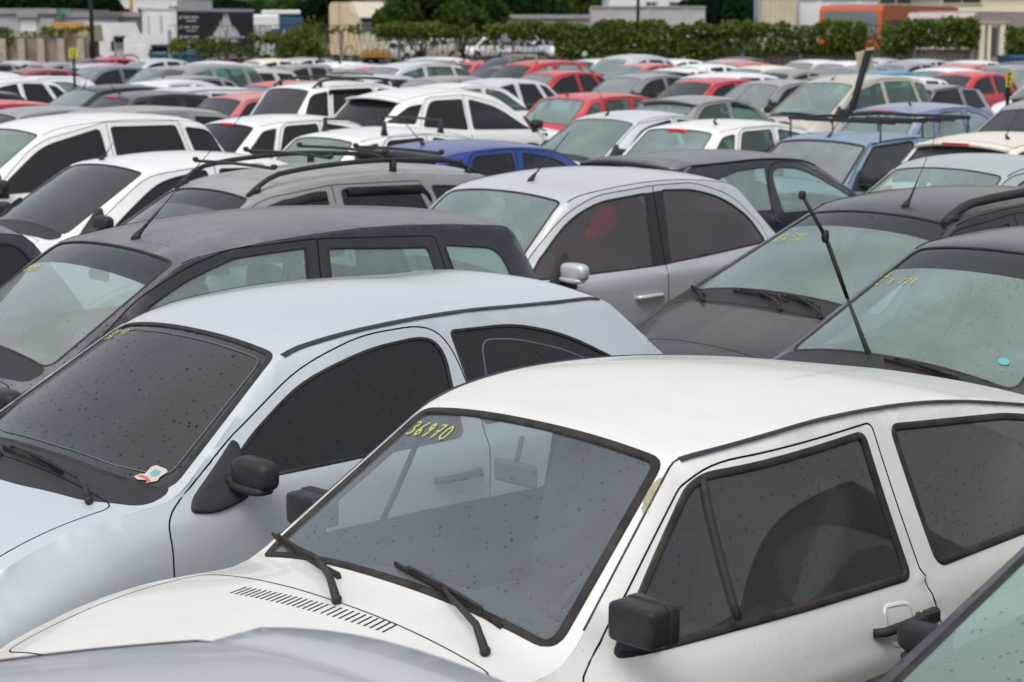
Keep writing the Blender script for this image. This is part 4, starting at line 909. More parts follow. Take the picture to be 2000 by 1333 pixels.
# ---------------------------------------------------------------- the rest of the lot
A = ('antenna', 0, .12, .32, .8); AR = ('antenna', 0, .08, .32, .8, False, 0, True)
LOT = [
 # kind, lod, anchor, px, py, reversed, paint, front glass, side glass, object name, label, extras, heading change
 ('wagon', 1, 'rtn', 100, 452, 0, 'charcoal', 'dark', 'dark', 'station_wagon', 'dark car at the left edge with a deflector over its side window, roof end only', [('visors', 'trimblue', (0, 1), .08)]),
 ('round_hatch', 1, 'rtn', 1322, 322, 1, 'charcoal', 'teal', 'teal', 'hatchback', 'charcoal hatchback facing away, broad roof spoiler over its rear window', [('spoiler', 'charcoal', .24, -.035, .05)]),
 ('hatch', 1, 'rtn', 955, 300, 1, 'blue', 'dark', 'dark', 'hatchback', 'bright blue hatchback with a black rear spoiler', [('spoiler', 'trimblue', .24, -.03, .05), ('antenna', .0, .25, .3, .8, False, 0, True)]),
 ('hatch', 1, 'rtn', 716, 277, 1, 'white', 'teal', 'dark', 'hatchback', 'white hatchback with two black crossbars and feet on its roof, rear towards the camera', [('bars', (.25, .75), .10, .012, True, .88)]),
 ('hatch', 1, 'rtn', 503, 249, 1, 'clean_white', 'dark', 'dark', 'hatchback', 'white hatchback seen from behind, dark side window band rising forward', [('brake', .05)]),
 ('suv', 1, 'rtn', 792, 198, 1, 'white', 'dark', 'dark', 'suv', 'big white sport utility car with dark glass and triangular rear side window', [('spoiler', 'white', .20, -.02, .03)]),
 ('hatch', 1, 'rtn', 1392, 262, 1, 'white', 'teal', 'green', 'hatchback', 'white hatchback facing away with a small red brake light high on its tail', [('brake', .07), ('antenna', .5, .25, .75, -1.0, True, 0, True)]),
 ('boxy', 1, 'wtn', 1722, 287, 0, 'steel_blue', 'pale', 'smoke', 'hatchback', 'steel blue boxy hatchback carrying a black open roof rack', [('basket', .12, 1.25, .17, .60), A]),
 ('hatch', 1, 'rtn', 1992, 293, 1, 'cream', 'smoke', 'smoke', 'hatchback', 'cream hatchback at the right edge with a red lamp in its rear spoiler', [('spoiler', 'cream', .18, -.02, .04, True), ('antenna', .55, .25, .35, -.7, False, 0, True)]),
 ('sedan', 1, 'wtn', 1945, 342, 0, 'grey_green', 'teal', 'teal', 'sedan', 'pale grey-green car with light teal windscreen behind the black wagon', []),
 ('sedan', 1, 'wtn', 1221, 244, 0, 'light_silver', 'teal', 'dark', 'sedan', 'light silver car with teal windscreen and an aerial on the front of its roof', [('antenna', .1, .12, .36, -.6)]),
 ('hatch', 1, 'wtn', 36, 231, 0, 'grey', 'smoke', 'plum', 'hatchback', 'blue-grey hatchback at the left edge with purple-tinted window deflector', [('visors', 'plum', (0, 1), .08)]),
 ('wagon', 1, 'wtn', 178, 238, 0, 'dusty_grey', 'pale', 'dark', 'station_wagon', 'dust-brown grey car roof right behind the white tall minivan', []),
 ('mpv', 1, 'rtn', 564, 173, 1, 'clean_white', 'smoke', 'dark', 'minivan', 'white high-roofed van with black rails and cross bar, large dark rear window', [('rails', .09, .02, (.1, .9), .05), ('bars', (.35,), .12, .012, False, .9), ('visors', 'plum', (0, 1), .08)]),
 ('mpv', 1, 'wtn', 1664, 168, 0, 'beige', 'teal', 'green', 'minivan', 'beige minivan with windscreen wiper parked, behind the leaning black post', [('wipers', [((-.14, -.6), (-.1, -.5), (-.03, .6), (-.06, -.5))]), A]),
 ('boxy', 1, 'wtn', 1880, 177, 0, 'plum_grey', 'smoke', 'dark', 'station_wagon', 'plum-grey boxy car with dark windscreen behind the lavender-blue hatchback', []),
 ('hatch', 1, 'rtn', 1799, 222, 1, 'lavender_blue', 'teal', 'teal', 'hatchback', 'lavender-blue hatchback facing away with a dark red strip lamp under its spoiler', [('spoiler', 'lavender_blue', .16, -.03, .03, True), ('antenna', .25, .3, .4, -.5, False, 0, True)]),
 ('suv', 1, 'wtf', 1908, 222, 0, 'grey', 'smoke', 'smoke', 'suv', 'grey high-set car at the right edge with a short aerial and grey windscreen', [('antenna', .25, .2, .38, -.4)]),
 ('wagon', 1, 'wtf', 1985, 166, 0, 'silver', 'smoke', 'smoke', 'station_wagon', 'silver car just behind the yellow sign at the right edge', []),
 ('hatch', 1, 'rtn', 1152, 199, 1, 'red', 'teal', 'green', 'hatchback', 'red hatchback facing away with a clear round rear lamp beside a teal rear window', [AR]),
 ('sedan', 1, 'rtn', 1366, 206, 1, 'grey', 'teal', 'green', 'sedan', 'dark grey sedan facing away with purple deflectors over green side windows', [('spoiler', 'grey', .16, .02, .03), ('visors', 'plum', (0,), .08)]),
 ('hatch', 1, 'wtn', 1294, 150, 0, 'black', 'pale', 'dark', 'hatchback', 'black rounded hatchback with pale blue windscreen in front of the white roofs', [('visors', 'trimblue', (0, 1), .07)]),
 ('hatch', 1, 'wtn', 1212, 153, 0, 'grey', 'pale', 'dark', 'hatchback', 'grey hatchback squeezed between the red hatchback and the black rounded one', []),
 ('hatch', 1, 'wtn', 1120, 147, 0, 'red', 'pale', 'dark', 'hatchback', 'red hatchback with pale green windscreen and black side glass in the middle of the lot', []),
 ('mpv', 1, 'wtn', 1112, 133, 0, 'red', 'smoke', 'teal', 'minivan', 'red minivan with a wooden load bar across its roof', [('bars', (.12,), .16, .03, True, .8, 'rust')]),
 ('hatch', 1, 'wtn', 1072, 142, 0, 'navy', 'smoke', 'dark', 'hatchback', 'dark navy hatchback left of the red hatchback with the pale green windscreen', []),
 ('hatch', 1, 'wtn', 1001, 139, 0, 'charcoal', 'smoke', 'dark', 'hatchback', 'black hatchback with sloping dark windscreen right of the small silver car', []),
 ('hatch', 1, 'roof', 890, 162, 1, 'clean_white', 'dark', 'green', 'hatchback', 'smooth white hatchback roof arching behind the big white sport utility car', []),
 ('mpv', 1, 'wtn', 794, 133, 0, 'light_silver', 'pale', 'green', 'minivan', 'pale silver minivan with three small side windows left of the dark hatchbacks', []),
 ('sedan', 1, 'wtn', 849, 146, 0, 'silver', 'pale', 'dark', 'sedan', 'small silver car tucked in front of the pale silver minivan', []),
 ('wagon', 1, 'wtn', 664, 141, 0, 'red', 'pale', 'dark', 'station_wagon', 'red car with pale windscreen behind the white high-roofed van', []),
 ('hatch', 2, 'wtn', 609, 142, 0, 'silver', 'teal', 'dark', 'hatchback', 'silver hatchback showing only a teal windscreen left of the red car with pale windscreen', []),
 ('hatch', 1, 'wtn', 534, 142, 0, 'light_silver', 'smoke', 'dark', 'hatchback', 'ice-silver hatchback with a dark windscreen and dark triangular side glass', []),
 ('hatch', 2, 'wtn', 493, 138, 0, 'grey', 'teal', 'dark', 'hatchback', 'grey hatchback with teal windscreen just left of the ice-silver hatchback', []),
 ('hatch', 2, 'wtn', 447, 140, 0, 'white', 'teal', 'dark', 'hatchback', 'white hatchback, second of the three teal windscreens in a row', []),
 ('hatch', 2, 'wtn', 401, 138, 0, 'grey', 'teal', 'dark', 'hatchback', 'dark grey hatchback, leftmost of the three teal windscreens in a row', []),
 ('mpv', 2, 'wtn', 285, 142, 0, 'grey', 'smoke', 'green', 'minivan', 'dark grey minivan behind the slim white roof left of centre', []),
 ('hatch', 2, 'wtn', 221, 137, 0, 'navy', 'teal', 'dark', 'hatchback', 'navy hatchback with pale teal windscreen beside the small red hatchback', []),
 ('hatch', 2, 'wtn', 184, 134, 0, 'faded_red', 'teal', 'dark', 'hatchback', 'faded red hatchback just right of the yellow number sign', []),
 ('hatch', 2, 'wtn', 272, 121, 0, 'red', 'smoke', 'dark', 'hatchback', 'bright red roof in the back rows below the white truck', []),
 ('hatch', 2, 'wtn', 95, 139, 0, 'dark_red', 'smoke', 'plum', 'hatchback', 'dark red hatchback left of the yellow number sign post', []),
 ('hatch', 2, 'roof', 30, 129, 1, 'clean_white', 'dark', 'dark', 'hatchback', 'white hatchback facing away at the far left of the back rows', []),
 ('hatch', 1, 'roof', 55, 149, 0, 'clean_white', 'teal', 'dark', 'hatchback', 'white car with a long dark side window at the left edge', []),
 ('round_hatch', 1, 'wtn', 133, 161, 0, 'clean_white', 'pale', 'teal', 'hatchback', 'white two-door hatchback with green side glass below the yellow number sign', []),
 ('wagon', 1, 'roof', 58, 166, 0, 'charcoal', 'teal', 'dark', 'station_wagon', 'black wagon with dusty roof and window deflectors near the left edge', [('visors', 'trimblue', (0, 1), .07)]),
 ('hatch', 1, 'wtn', 165, 187, 0, 'black', 'teal', 'dark', 'hatchback', 'black hatchback with wide pale teal windscreen at left', [('antenna', .2, .1, .2, .3)]),
 ('hatch', 1, 'rtn', 243, 193, 1, 'charcoal', 'smoke', 'dark', 'hatchback', 'dark hatchback facing away with one bright red tail lamp lit by daylight', [AR, ('brake', .05)]),
 ('hatch', 1, 'roof', -10, 195, 0, 'red', 'teal', 'dark', 'hatchback', 'red roof cut by the left edge above the blue-grey hatchback', []),
 ('round_hatch', 1, 'wtn', 361, 191, 0, 'light_silver', 'teal', 'dark', 'hatchback', 'silver-white two-door hatchback with pale teal windscreen left of the faded red one', []),
 ('hatch', 1, 'rtn', 466, 196, 1, 'faded_red', 'smoke', 'dark', 'hatchback', 'faded red hatchback facing away with a rear wiper, left of the white high-roofed van', []),
 ('round_hatch', 1, 'wtn', 441, 175, 0, 'red', 'teal', 'dark', 'hatchback', 'red two-door roof between the slim white roof and the white high-roofed van', []),
 ('hatch', 1, 'rtn', 325, 172, 1, 'clean_white', 'dark', 'dark', 'hatchback', 'white hatchback facing away with a slim black rear window edge', []),
 ('hatch', 1, 'wtn', 250, 159, 0, 'grey', 'teal', 'dark', 'hatchback', 'dark grey car with teal windscreen and aerial behind the dark hatchback with the red lamp', [A]),
 ('hatch', 1, 'wtn', 1574, 163, 0, 'dusty_grey', 'pale', 'dark', 'hatchback', 'dust-coated tan-grey car just left of the beige minivan', []),
 ('hatch', 1, 'wtn', 1456, 164, 0, 'red', 'smoke', 'dark', 'hatchback', 'red hatchback with dark windscreen left of the dust-coated tan-grey car', []),
 ('hatch', 2, 'roof', 1660, 146, 0, 'grey', 'smoke', 'dark', 'hatchback', 'dark grey roof behind the beige minivan', []),
 ('hatch', 2, 'roof', 1740, 137, 0, 'teal', 'teal', 'dark', 'hatchback', 'vivid teal-blue roof just right of the leaning black post', []),
 ('hatch', 2, 'roof', 1845, 131, 0, 'clean_white', 'teal', 'dark', 'hatchback', 'long white roof left of the yellow letter sign', []),
 ('hatch', 2, 'roof', 1790, 148, 0, 'white', 'teal', 'dark', 'hatchback', 'low white roof right of the vivid teal-blue one', []),
 ('wagon', 2, 'wtn', 1895, 158, 0, 'clean_white', 'teal', 'dark', 'station_wagon', 'white car with rack feet on its roof beside the yellow letter sign', [('bars', (.3, .8), .12, .012, True, .88)]),
 ('hatch', 2, 'roof', 1888, 124, 0, 'faded_red', 'teal', 'dark', 'hatchback', 'faded red roof far back at right above the long white roof', []),
 ('hatch', 2, 'roof', 1965, 127, 0, 'dusty_grey', 'teal', 'dark', 'hatchback', 'dull grey roof at the far right of the back row', []),
 ('hatch', 2, 'roof', 1770, 121, 0, 'plum_grey', 'teal', 'dark', 'hatchback', 'plum-grey roof in the back row right of the leaning post', []),
 ('sedan', 2, 'roof', 1715, 113, 0, 'silver', 'teal', 'dark', 'sedan', 'silver roof in the back row behind the leaning post', []),
 ('hatch', 2, 'wtn', 1572, 126, 0, 'clean_white', 'pale', 'dark', 'hatchback', 'white hatchback with pale windscreen at the back, right of the small pinkish red roof', []),
 ('hatch', 2, 'wtn', 1645, 128, 0, 'white', 'pale', 'dark', 'hatchback', 'white hatchback at the back just left of the leaning post', []),
 ('sedan', 2, 'roof', 1545, 135, 0, 'grey', 'smoke', 'dark', 'sedan', 'blue-grey roof below the white hatchback with pale windscreen at the back', []),
 ('hatch', 2, 'roof', 1470, 119, 0, 'faded_red', 'teal', 'dark', 'hatchback', 'small pinkish red roof in front of the vine-covered fence', []),
 ('hatch', 2, 'roof', 1430, 112, 0, 'navy', 'teal', 'dark', 'hatchback', 'navy roof at the foot of the vine-covered fence', []),
 ('hatch', 2, 'roof', 1335, 114, 0, 'white', 'teal', 'dark', 'hatchback', 'white roof at the foot of the fence left of the navy one', []),
 ('hatch', 2, 'roof', 1375, 124, 1, 'clean_white', 'dark', 'dark', 'hatchback', 'white arched roof two rows behind the black rounded hatchback', []),
 ('hatch', 2, 'roof', 1465, 129, 0, 'cream', 'teal', 'dark', 'hatchback', 'cream roof below the small pinkish red roof', []),
 ('wagon', 2, 'roof', 1440, 141, 0, 'clean_white', 'teal', 'dark', 'station_wagon', 'long white roof directly behind the red hatchback with dark windscreen', []),
 ('hatch', 2, 'roof', 1275, 134, 0, 'white', 'teal', 'dark', 'hatchback', 'white roof directly behind the black rounded hatchback', []),
 ('hatch', 2, 'roof', 1278, 122, 0, 'faded_red', 'teal', 'dark', 'hatchback', 'light red roof right of the red minivan with the load bar', []),
 ('suv', 2, 'roof', 1225, 106, 0, 'silver', 'teal', 'dark', 'suv', 'silver roof peeping up behind the red minivan with the load bar', []),
 ('suv', 2, 'roof', 1010, 107, 0, 'black', 'smoke', 'dark', 'suv', 'black roof in the back row left of the red minivan', [('bars', (.3, .8), .1, .02, True, .88)]),
 ('hatch', 2, 'roof', 1045, 121, 1, 'plum_grey', 'smoke', 'dark', 'hatchback', 'dark purple-grey car between the black roof and the red minivan', []),
 ('hatch', 2, 'roof', 950, 119, 1, 'red', 'smoke', 'dark', 'hatchback', 'vivid red hatchback facing away below the black roof in the back row', [('bars', (.2, .7), .1, .02, True, .88)]),
 ('wagon', 2, 'roof', 860, 111, 0, 'white', 'teal', 'dark', 'station_wagon', 'white roof in the last row above the pale silver minivan', []),
 ('hatch', 2, 'roof', 770, 118, 0, 'grey', 'teal', 'dark', 'hatchback', 'grey roof in the last row right of the cream truck', []),
 ('hatch', 2, 'roof', 700, 119, 0, 'clean_white', 'teal', 'dark', 'hatchback', 'white roof with rack feet right below the cream truck', [('bars', (.2, .8), .12, .02, True, .88)]),
 ('hatch', 2, 'roof', 640, 127, 0, 'clean_white', 'teal', 'dark', 'hatchback', 'bright white roof left of the red car with pale windscreen', []),
 ('hatch', 2, 'wtn', 590, 120, 0, 'light_silver', 'pale', 'dark', 'hatchback', 'ice-white hatchback with dark side window below the green bush', []),
 ('hatch', 2, 'roof', 520, 114, 0, 'cream', 'teal', 'dark', 'hatchback', 'cream-white roof in the last row below the black box truck', []),
 ('hatch', 2, 'wtn', 400, 119, 0, 'dark_red', 'teal', 'green', 'hatchback', 'dull red hatchback with green glass in the last row below the black box truck', []),
 ('wagon', 2, 'roof', 505, 128, 0, 'silver', 'teal', 'dark', 'station_wagon', 'long silver roof behind the ice-silver hatchback', []),
 ('hatch', 2, 'roof', 350, 126, 0, 'silver', 'teal', 'dark', 'hatchback', 'dusty silver roof left of the dull red hatchback with green glass', []),
 ('sedan', 2, 'roof', 205, 116, 0, 'charcoal', 'smoke', 'dark', 'sedan', 'dark roof in the last row beside the white truck cab', []),
 ('hatch', 2, 'roof', 190, 125, 0, 'silver', 'smoke', 'dark', 'hatchback', 'silver roof between the dark roof and the faded red hatchback', []),
 ('hatch', 2, 'roof', 115, 122, 0, 'grey', 'smoke', 'dark', 'hatchback', 'grey roof in the last row just left of the yellow number sign', []),
 ('sedan', 2, 'roof', 60, 119, 0, 'silver', 'teal', 'dark', 'sedan', 'silver roof in the last row at the foot of the concrete wall', []),
 ('hatch', 2, 'roof', -20, 121, 0, 'grey', 'smoke', 'dark', 'hatchback', 'grey roof in the last row cut by the left edge', []),
]
def obb(x, y, h, L, W):
    u = np.array([math.cos(h), math.sin(h)]); return np.array([x, y]), u, np.array([-u[1], u[0]]), L/2+.04, W+.04
def hit(a, b):
    ca, ua, va, la, wa = a; cb, ub, vb, lb, wb = b; d = cb-ca; best = (9, None)
    for ax in (ua, va, ub, vb):
        m = la*abs(ax@ua)+wa*abs(ax@va)+lb*abs(ax@ub)+wb*abs(ax@vb)-abs(d@ax)
        if m <= 0: return 0, None
        if m < best[0]: best = (m, ax*(1 if d@ax > 0 else -1))
    return best
Q = []                                                   # x, y, heading, length, half width, movable
for c in CARS: Q.append([*c['pose'], c['L'], c['sp']['W'], 0])
for row in LOT:
    rev, lod = bool(row[5]), row[1]
    p = place(row[0], row[2], row[3], row[4], rev, (random.random()-.5)*(.07 if lod == 2 else .03)); Q.append([*p, SPECS[row[0]]['L'], SPECS[row[0]]['W'], 1 if math.hypot(p[0], p[1]) > 24 else .35])
Q = np.array(Q, float); Q0 = Q.copy(); mv = Q[:, 5]
for it in range(260):                                    # cars pushed apart until none stands in another
    D = ((Q[:, None, :2]-Q[None, :, :2])**2).sum(2); I, J = np.where(np.triu(D < 21, 1)); worst = 0
    for i, j in zip(I, J):
        if mv[i]+mv[j] == 0: continue
        m, ax = hit(obb(*Q[i, :5]), obb(*Q[j, :5]))
        if m <= 0: continue
        worst = max(worst, m); wi, wj = mv[i]/(mv[i]+mv[j]), mv[j]/(mv[i]+mv[j])
        far = Q0[j, 1] >= Q0[i, 1]
        rj = Q[j, :2]/np.linalg.norm(Q[j, :2]); sgn = 1 if far else -1
        Q[j, :2] += wj*m*(.30*ax+.30*rj*sgn); Q[i, :2] -= wi*m*(.30*ax+.30*rj*sgn)
    if it < 200: Q[:, :2] += (Q0[:, :2]-Q[:, :2])*.012*(mv > 0)[:, None]
    if worst < .01 and it >= 200: break
# FILL: the gaps the photo shows packed with further roofs
NL = len(LOT); FR = random.Random(11); FQ = []
cols = ['clean_white', 'white', 'silver', 'light_silver', 'grey', 'charcoal', 'clean_white', 'silver', 'red', 'grey', 'navy', 'white', 'beige', 'black']
uu = np.array([math.cos(H0), math.sin(H0)]); vv = np.array([math.sin(H0), -math.cos(H0)])
for a_ in np.arange(-10, 75, .55):
    for b_ in np.arange(-60, 30, .45):
        w_ = uu*a_+vv*b_; X_, Y_ = w_
        if not (38.5 < Y_ < 62 and abs(X_) < Y_*.285): continue
        cand = (X_, Y_, H0+FR.uniform(-.03, .03), SPECS['hatch']['L'], SPECS['hatch']['W'])
        if any((q[0]-X_)**2+(q[1]-Y_)**2 < 20 and hit(obb(*q[:5]), obb(*cand))[0] > .06 for q in list(Q)+FQ): continue
        FQ.append([*cand, 0])
for row, q in zip(LOT, Q[len(CARS):]):
    kd, lod, an, px, py, rev, pt, gw, gs, nm, lab, ex = row[:12]
    car(kd, lod, tuple(q[:3]), pt, gw=gw if not rev else 'teal', gs=gs, gr=gw if rev else gs, name=nm, label=lab, cat='car', group=GN, gutter='gap', extras=ex)
CNAME = dict(clean_white='bright white', white='white', silver='silver', light_silver='pale silver', grey='grey', charcoal='charcoal', red='red', navy='navy', beige='beige', black='black')
STOP = {'the', 'a', 'in', 'of', 'and', 'with', 'at', 'just', 'its', 'on', 'two', 'one', 'below', 'behind', 'beside', 'right', 'left', 'over', 'by', 'dark', 'back', 'last', 'above', 'between', 'to', 'directly', 'only'}
nfix = len(CARS)-NL; used_n = {}
for i, q in enumerate(FQ):
    c_ = cols[i % len(cols)]; best = sorted(range(NL), key=lambda j: (Q[nfix+j, 0]-q[0])**2+(Q[nfix+j, 1]-q[1])**2)
    j = next(j for j in best if used_n.get(j, 0) < 1 and 6 <= len(LOT[j][10].split(',')[0].split()) <= 11 and not any(w in LOT[j][10].split(',')[0].split()[2:] for w in ('left', 'right', 'behind', 'between', 'just', 'squeezed'))); used_n[j] = 1
    wds = LOT[j][10].split(',')[0].split()
    wds = wds[:16-4-len(CNAME[c_].split())-2]
    while wds[-1] in STOP: wds.pop()
    dx, dy = q[0]/q[1]-Q[nfix+j, 0]/Q[nfix+j, 1], q[1]-Q[nfix+j, 1]
    rel = ('right of' if dx > 0 else 'left of') if abs(dx)*45 > 1.3 else ('behind' if dy > 0 else 'in front of')
    car('hatch', 2, (q[0], q[1], q[2]), c_, gw=['teal', 'pale', 'smoke'][i % 3], gs='dark', name='hatchback', cat='car', group=GN, label='%s roof %s the %s' % (CNAME[c_], rel, ' '.join(wds)))
import os
if os.environ.get('OVL'):
    for i in range(len(Q)):
        for j in range(i+1, len(Q)):
            m, ax = hit(obb(*Q[i, :5]), obb(*Q[j, :5]))
            if m > .09: print('OVL %.2f | %s | %s' % (m, CARS[i]['root']['label'][:60], CARS[j]['root']['label'][:60]))
    d = np.linalg.norm(Q[:, :2]-Q0[:, :2], axis=1); print('OVL moves', it, np.sort(d)[::-1][:40].round(2))
    for i in np.argsort(-d)[:14]: print('OVL mv %.2f %.1f->%.1f %s' % (d[i], Q0[i, 1], Q[i, 1], CARS[i]['root']['label'][:70]))

if os.environ.get('OVL'):
    for c in CARS[-len(FQ):]: print('OVL', c['root']['label'])
# ---------------------------------------------------------------- ground
def ground_mat():
    k = NT('asphalt'); p = k.pos(); n = k.noise(.35, p, 8, .65); n2 = k.noise(14, p, 4); c = k.mix(k.ramp(n, .35, .65), (.050, .048, .046), (.12, .105, .085)); c = k.mix(k.math('MULTIPLY', n2, .35), c, (.03, .03, .03))
    return k.done(k.bsdf(c, .9, bump=n2, bstr=.3, bdist=.01))
me = new_mesh('ground', [(-900, -60, 0), (900, -60, 0), (900, 2500, 0), (-900, 2500, 0)], [(0, 1, 2, 3)], [ground_mat()], smooth=False)
tag(put('ground', me), None, None, kind='structure')

# ---------------------------------------------------------------- background helpers
BM = dict(concrete=plain('stained_concrete', (.36, .31, .24), .9, nz=.9, nscale=1.2, col2=(.16, .12, .08), bump=.3), post=plain('old_concrete_post', (.42, .38, .32), .9, nz=.6, nscale=6, col2=(.2, .17, .12)),
    wallgrey=plain('grey_render', (.42, .41, .42), .85, nz=.5, nscale=.6, col2=(.3, .29, .29)), wallwhite=plain('white_render', (.66, .68, .70), .8, nz=.3, nscale=.5, col2=(.5, .5, .5)),
    cream=plain('cream_truck_paint', (.62, .50, .34), .4, nz=.4, nscale=1.5, col2=(.45, .34, .22)), creamlight=plain('pale_cream_paint', (.70, .64, .50), .4, nz=.3, nscale=2, col2=(.55, .48, .36)),
    twhite=plain('truck_white', (.66, .66, .65), .4, nz=.4, nscale=2, col2=(.45, .43, .40)), black=plain('truck_black', (.03, .032, .045), .45), ochre=plain('ochre_sheet', (.50, .27, .06), .6, nz=.5, nscale=3, col2=(.3, .15, .05)),
    orange=plain('orange_bus_paint', (.42, .075, .012), .35, nz=.3, nscale=2, col2=(.38, .08, .02)), busgrey=plain('grey_mauve_paint', (.34, .29, .32), .5, nz=.6, nscale=2, col2=(.22, .17, .15)),
    busbeige=plain('beige_bus_paint', (.45, .39, .36), .5, nz=.6, nscale=3, col2=(.28, .2, .17)), glassd=plain('dark_vehicle_glass', (.02, .025, .03), .08, coat=1, spec=1), glasst=plain('green_cab_glass', (.05, .10, .09), .08, coat=1),
    steel=plain('dark_pole_steel', (.012, .013, .015), .6), bluepole=plain('blue_grey_pole', (.12, .17, .24), .5), bark=plain('bark', (.10, .075, .05), .9, nz=.6, nscale=8, col2=(.04, .03, .02)), yellow=plain('yellow_sign', (.62, .55, .01), .6, nz=.3, nscale=30, col2=(.4, .33, .02)),
    board=plain('sun_bleached_board', (.50, .43, .32), .8, nz=.5, nscale=12, col2=(.3, .25, .18)), blue=plain('blue_coach_paint', (.015, .075, .15), .5, nz=.4, nscale=1, col2=(.02, .05, .08)), tealm=plain('teal_skip_paint', (.02, .11, .15), .5, nz=.4, nscale=3, col2=(.03, .06, .07)), rusty=plain('rusty_steel', (.20, .07, .04), .8, nz=.7, nscale=4, col2=(.07, .03, .02)),
    beige=plain('beige_container_paint', (.56, .51, .39), .6, nz=.5, nscale=1.5, col2=(.36, .31, .22)), roofg=plain('grey_sheet_roof', (.28, .27, .28), .7, nz=.5, nscale=1, col2=(.2, .18, .18)), green=plain('sign_green', (.05, .25, .18), .7), white=plain('printed_white', (.7, .7, .72), .7))
def prism(mb, prof, y0, y1, mi=0):
    n = len(prof); V = [(x, y0, z) for x, z in prof]+[(x, y1, z) for x, z in prof]
    F = [tuple(range(n)), tuple(range(n, 2*n))[::-1]]+[((i+1) % n, i, n+i, n+(i+1) % n) for i in range(n)]
    return mb.add(V, F, mi, False)
def thing(name, X, Y, rz, label, cat, group=None): return tag(empty(name, (X, Y, 0), rz), label, cat, group)
def part(par, name, mat, fn):
    mb = MB(); fn(mb); return mb.obj(name, mat if not isinstance(mat, str) else (BM.get(mat) or M[mat]), par)
def wheels(par, xs, w, r=.5):
    for x in xs:
        for s in (-1, 1):
            o = part(par, 'wheel', 'tyre', lambda m: m.lathe([(r*.6, s*w), (r*.92, s*w), (r, s*(w-.05)), (r, s*(w-.28)), (r*.6, s*(w-.3))][::(1 if s < 0 else -1)], (x, 0, r), 20, 'y'))
            part(o, 'rim', 'rim', lambda m: m.lathe([(r*.62, s*(w-.03)), (r*.35, s*(w-.10)), (.01, s*(w-.04))][::(1 if s < 0 else -1)], (x, 0, r), 20, 'y'))
def px(x, y, Y): return at_y(x, y, Y)

# leaves
def leafmat(name, a, b):
    k = NT(name); p = k.pos(); c = k.mix(k.ramp(k.noise(.9, p, 4, .6), .35, .65), a, b); c = k.mix(k.math('MULTIPLY', k.noise(9, p, 2), .6), c, tuple(x*.55 for x in b))
    d = k.n('ShaderNodeBsdfDiffuse'); k.l(c, d.inputs[0]); t = k.n('ShaderNodeBsdfTranslucent'); k.l(c, t.inputs[0]); m = k.n('ShaderNodeMixShader'); m.inputs[0].default_value = .42; k.l(d.outputs[0], m.inputs[1]); k.l(t.outputs[0], m.inputs[2]); return k.done(m.outputs[0])
LF = dict(vine=leafmat('vine_leaf', (.18, .22, .055), (.10, .145, .03)), dark=leafmat('dark_leaf', (.020, .05, .022), (.012, .032, .014)), mid=leafmat('mid_leaf', (.085, .14, .03), (.045, .09, .022)), flower=plain('mauve_flower', (.33, .23, .40), .8))
def leaves(mb, C, size, mi=0):
    C = np.asarray(C, float); n = len(C)
    a = rng.normal(size=(n, 3)); a /= np.linalg.norm(a, axis=1)[:, None]; b = rng.normal(size=(n, 3)); b -= (b*a).sum(1)[:, None]*a; b /= np.linalg.norm(b, axis=1)[:, None]
    s = size*rng.uniform(.6, 1.3, n)[:, None]; a *= s; b *= s*.6
    V = np.stack([C-a, C+b, C+a, C-b], 1).reshape(-1, 3); k = len(mb.V); mb.V += [tuple(v) for v in V.tolist()]; mb.F += [(k+4*i, k+4*i+1, k+4*i+2, k+4*i+3) for i in range(n)]; mb.mi += [mi]*n; mb.sm += [False]*n
def tree(X, Y, H, R, label, mat='dark', n=5200, size=.22, trunk_h=.35, name='tree', sq=1., group='trees behind the lot'):
    t = thing(name, X, Y, 0, label, 'tree', group); mb = MB(); th = H*trunk_h
    mb.tube([(0, 0, 0), (.06*R, 0, th*.5), (0, .05*R, th), (.05*R, 0, H*.75)], [.022*H, .018*H, .014*H, .006*H], 8)
    cl = []
    for i in range(16):
        q = rng.normal(size=3); q /= np.linalg.norm(q); q[2] = abs(q[2])*.9-.25; c = np.array([q[0]*R*.72, q[1]*R*.72, th+(H-th)*.5+q[2]*(H-th)*.46*sq]); cl.append((c, R*rng.uniform(.26, .46)))
        if i % 2 == 0: mb.tube([(0, 0, th*.9), c*.5+np.array([0, 0, th*.5]), c], [.009*H, .006*H, .003*H], 5)
    mb.obj('trunk', BM['bark'], t); mb = MB(); per = n//len(cl)
    for c, r in cl:
        d = rng.normal(size=(per, 3)); d /= np.linalg.norm(d, axis=1)[:, None]; rr = r*rng.uniform(.35, 1.08, per)**.5; P_ = c+d*rr[:, None]*[1, 1, .8]; leaves(mb, P_, size)
    mb.obj('crown', LF[mat], t); return t

# ---------------------------------------------------------------- boundary of the lot, 64 m away
YF = 66.
def zt(y, Y=YF): return at_y(1000, y, Y)[1]
def xx(x, Y=YF): return at_y(x, 60, Y)[0]
w = thing('concrete_wall', xx(40), YF, 0, 'stained concrete panel wall with buttresses and dry vines at the far left', 'wall')
x0, x1 = xx(-140)-xx(40), xx(172)-xx(40); top = zt(58)
part(w, 'wall_panel', 'concrete', lambda m: m.box((x0, -.08, 0), (x1, .08, top-.25)))
part(w, 'coping', 'post', lambda m: m.box((x0, -.12, top-.25), (x1, .12, top-.12)))
for pxx in (-30, 8, 45, 83, 122, 160):
    xa = xx(pxx)-xx(40); part(w, 'buttress', 'post', lambda m: prism(m, [(xa-.14, 0), (xa+.14, 0), (xa+.11, top-.3), (xa-.11, top-.3)], -.34, -.075))
f = thing('chain_link_fence', xx(1000), YF, 0, 'chain link fence on concrete posts half buried in vines', 'fence')
fx0, fx1 = xx(330)-xx(1000), xx(1900)-xx(1000); ft = zt(50)
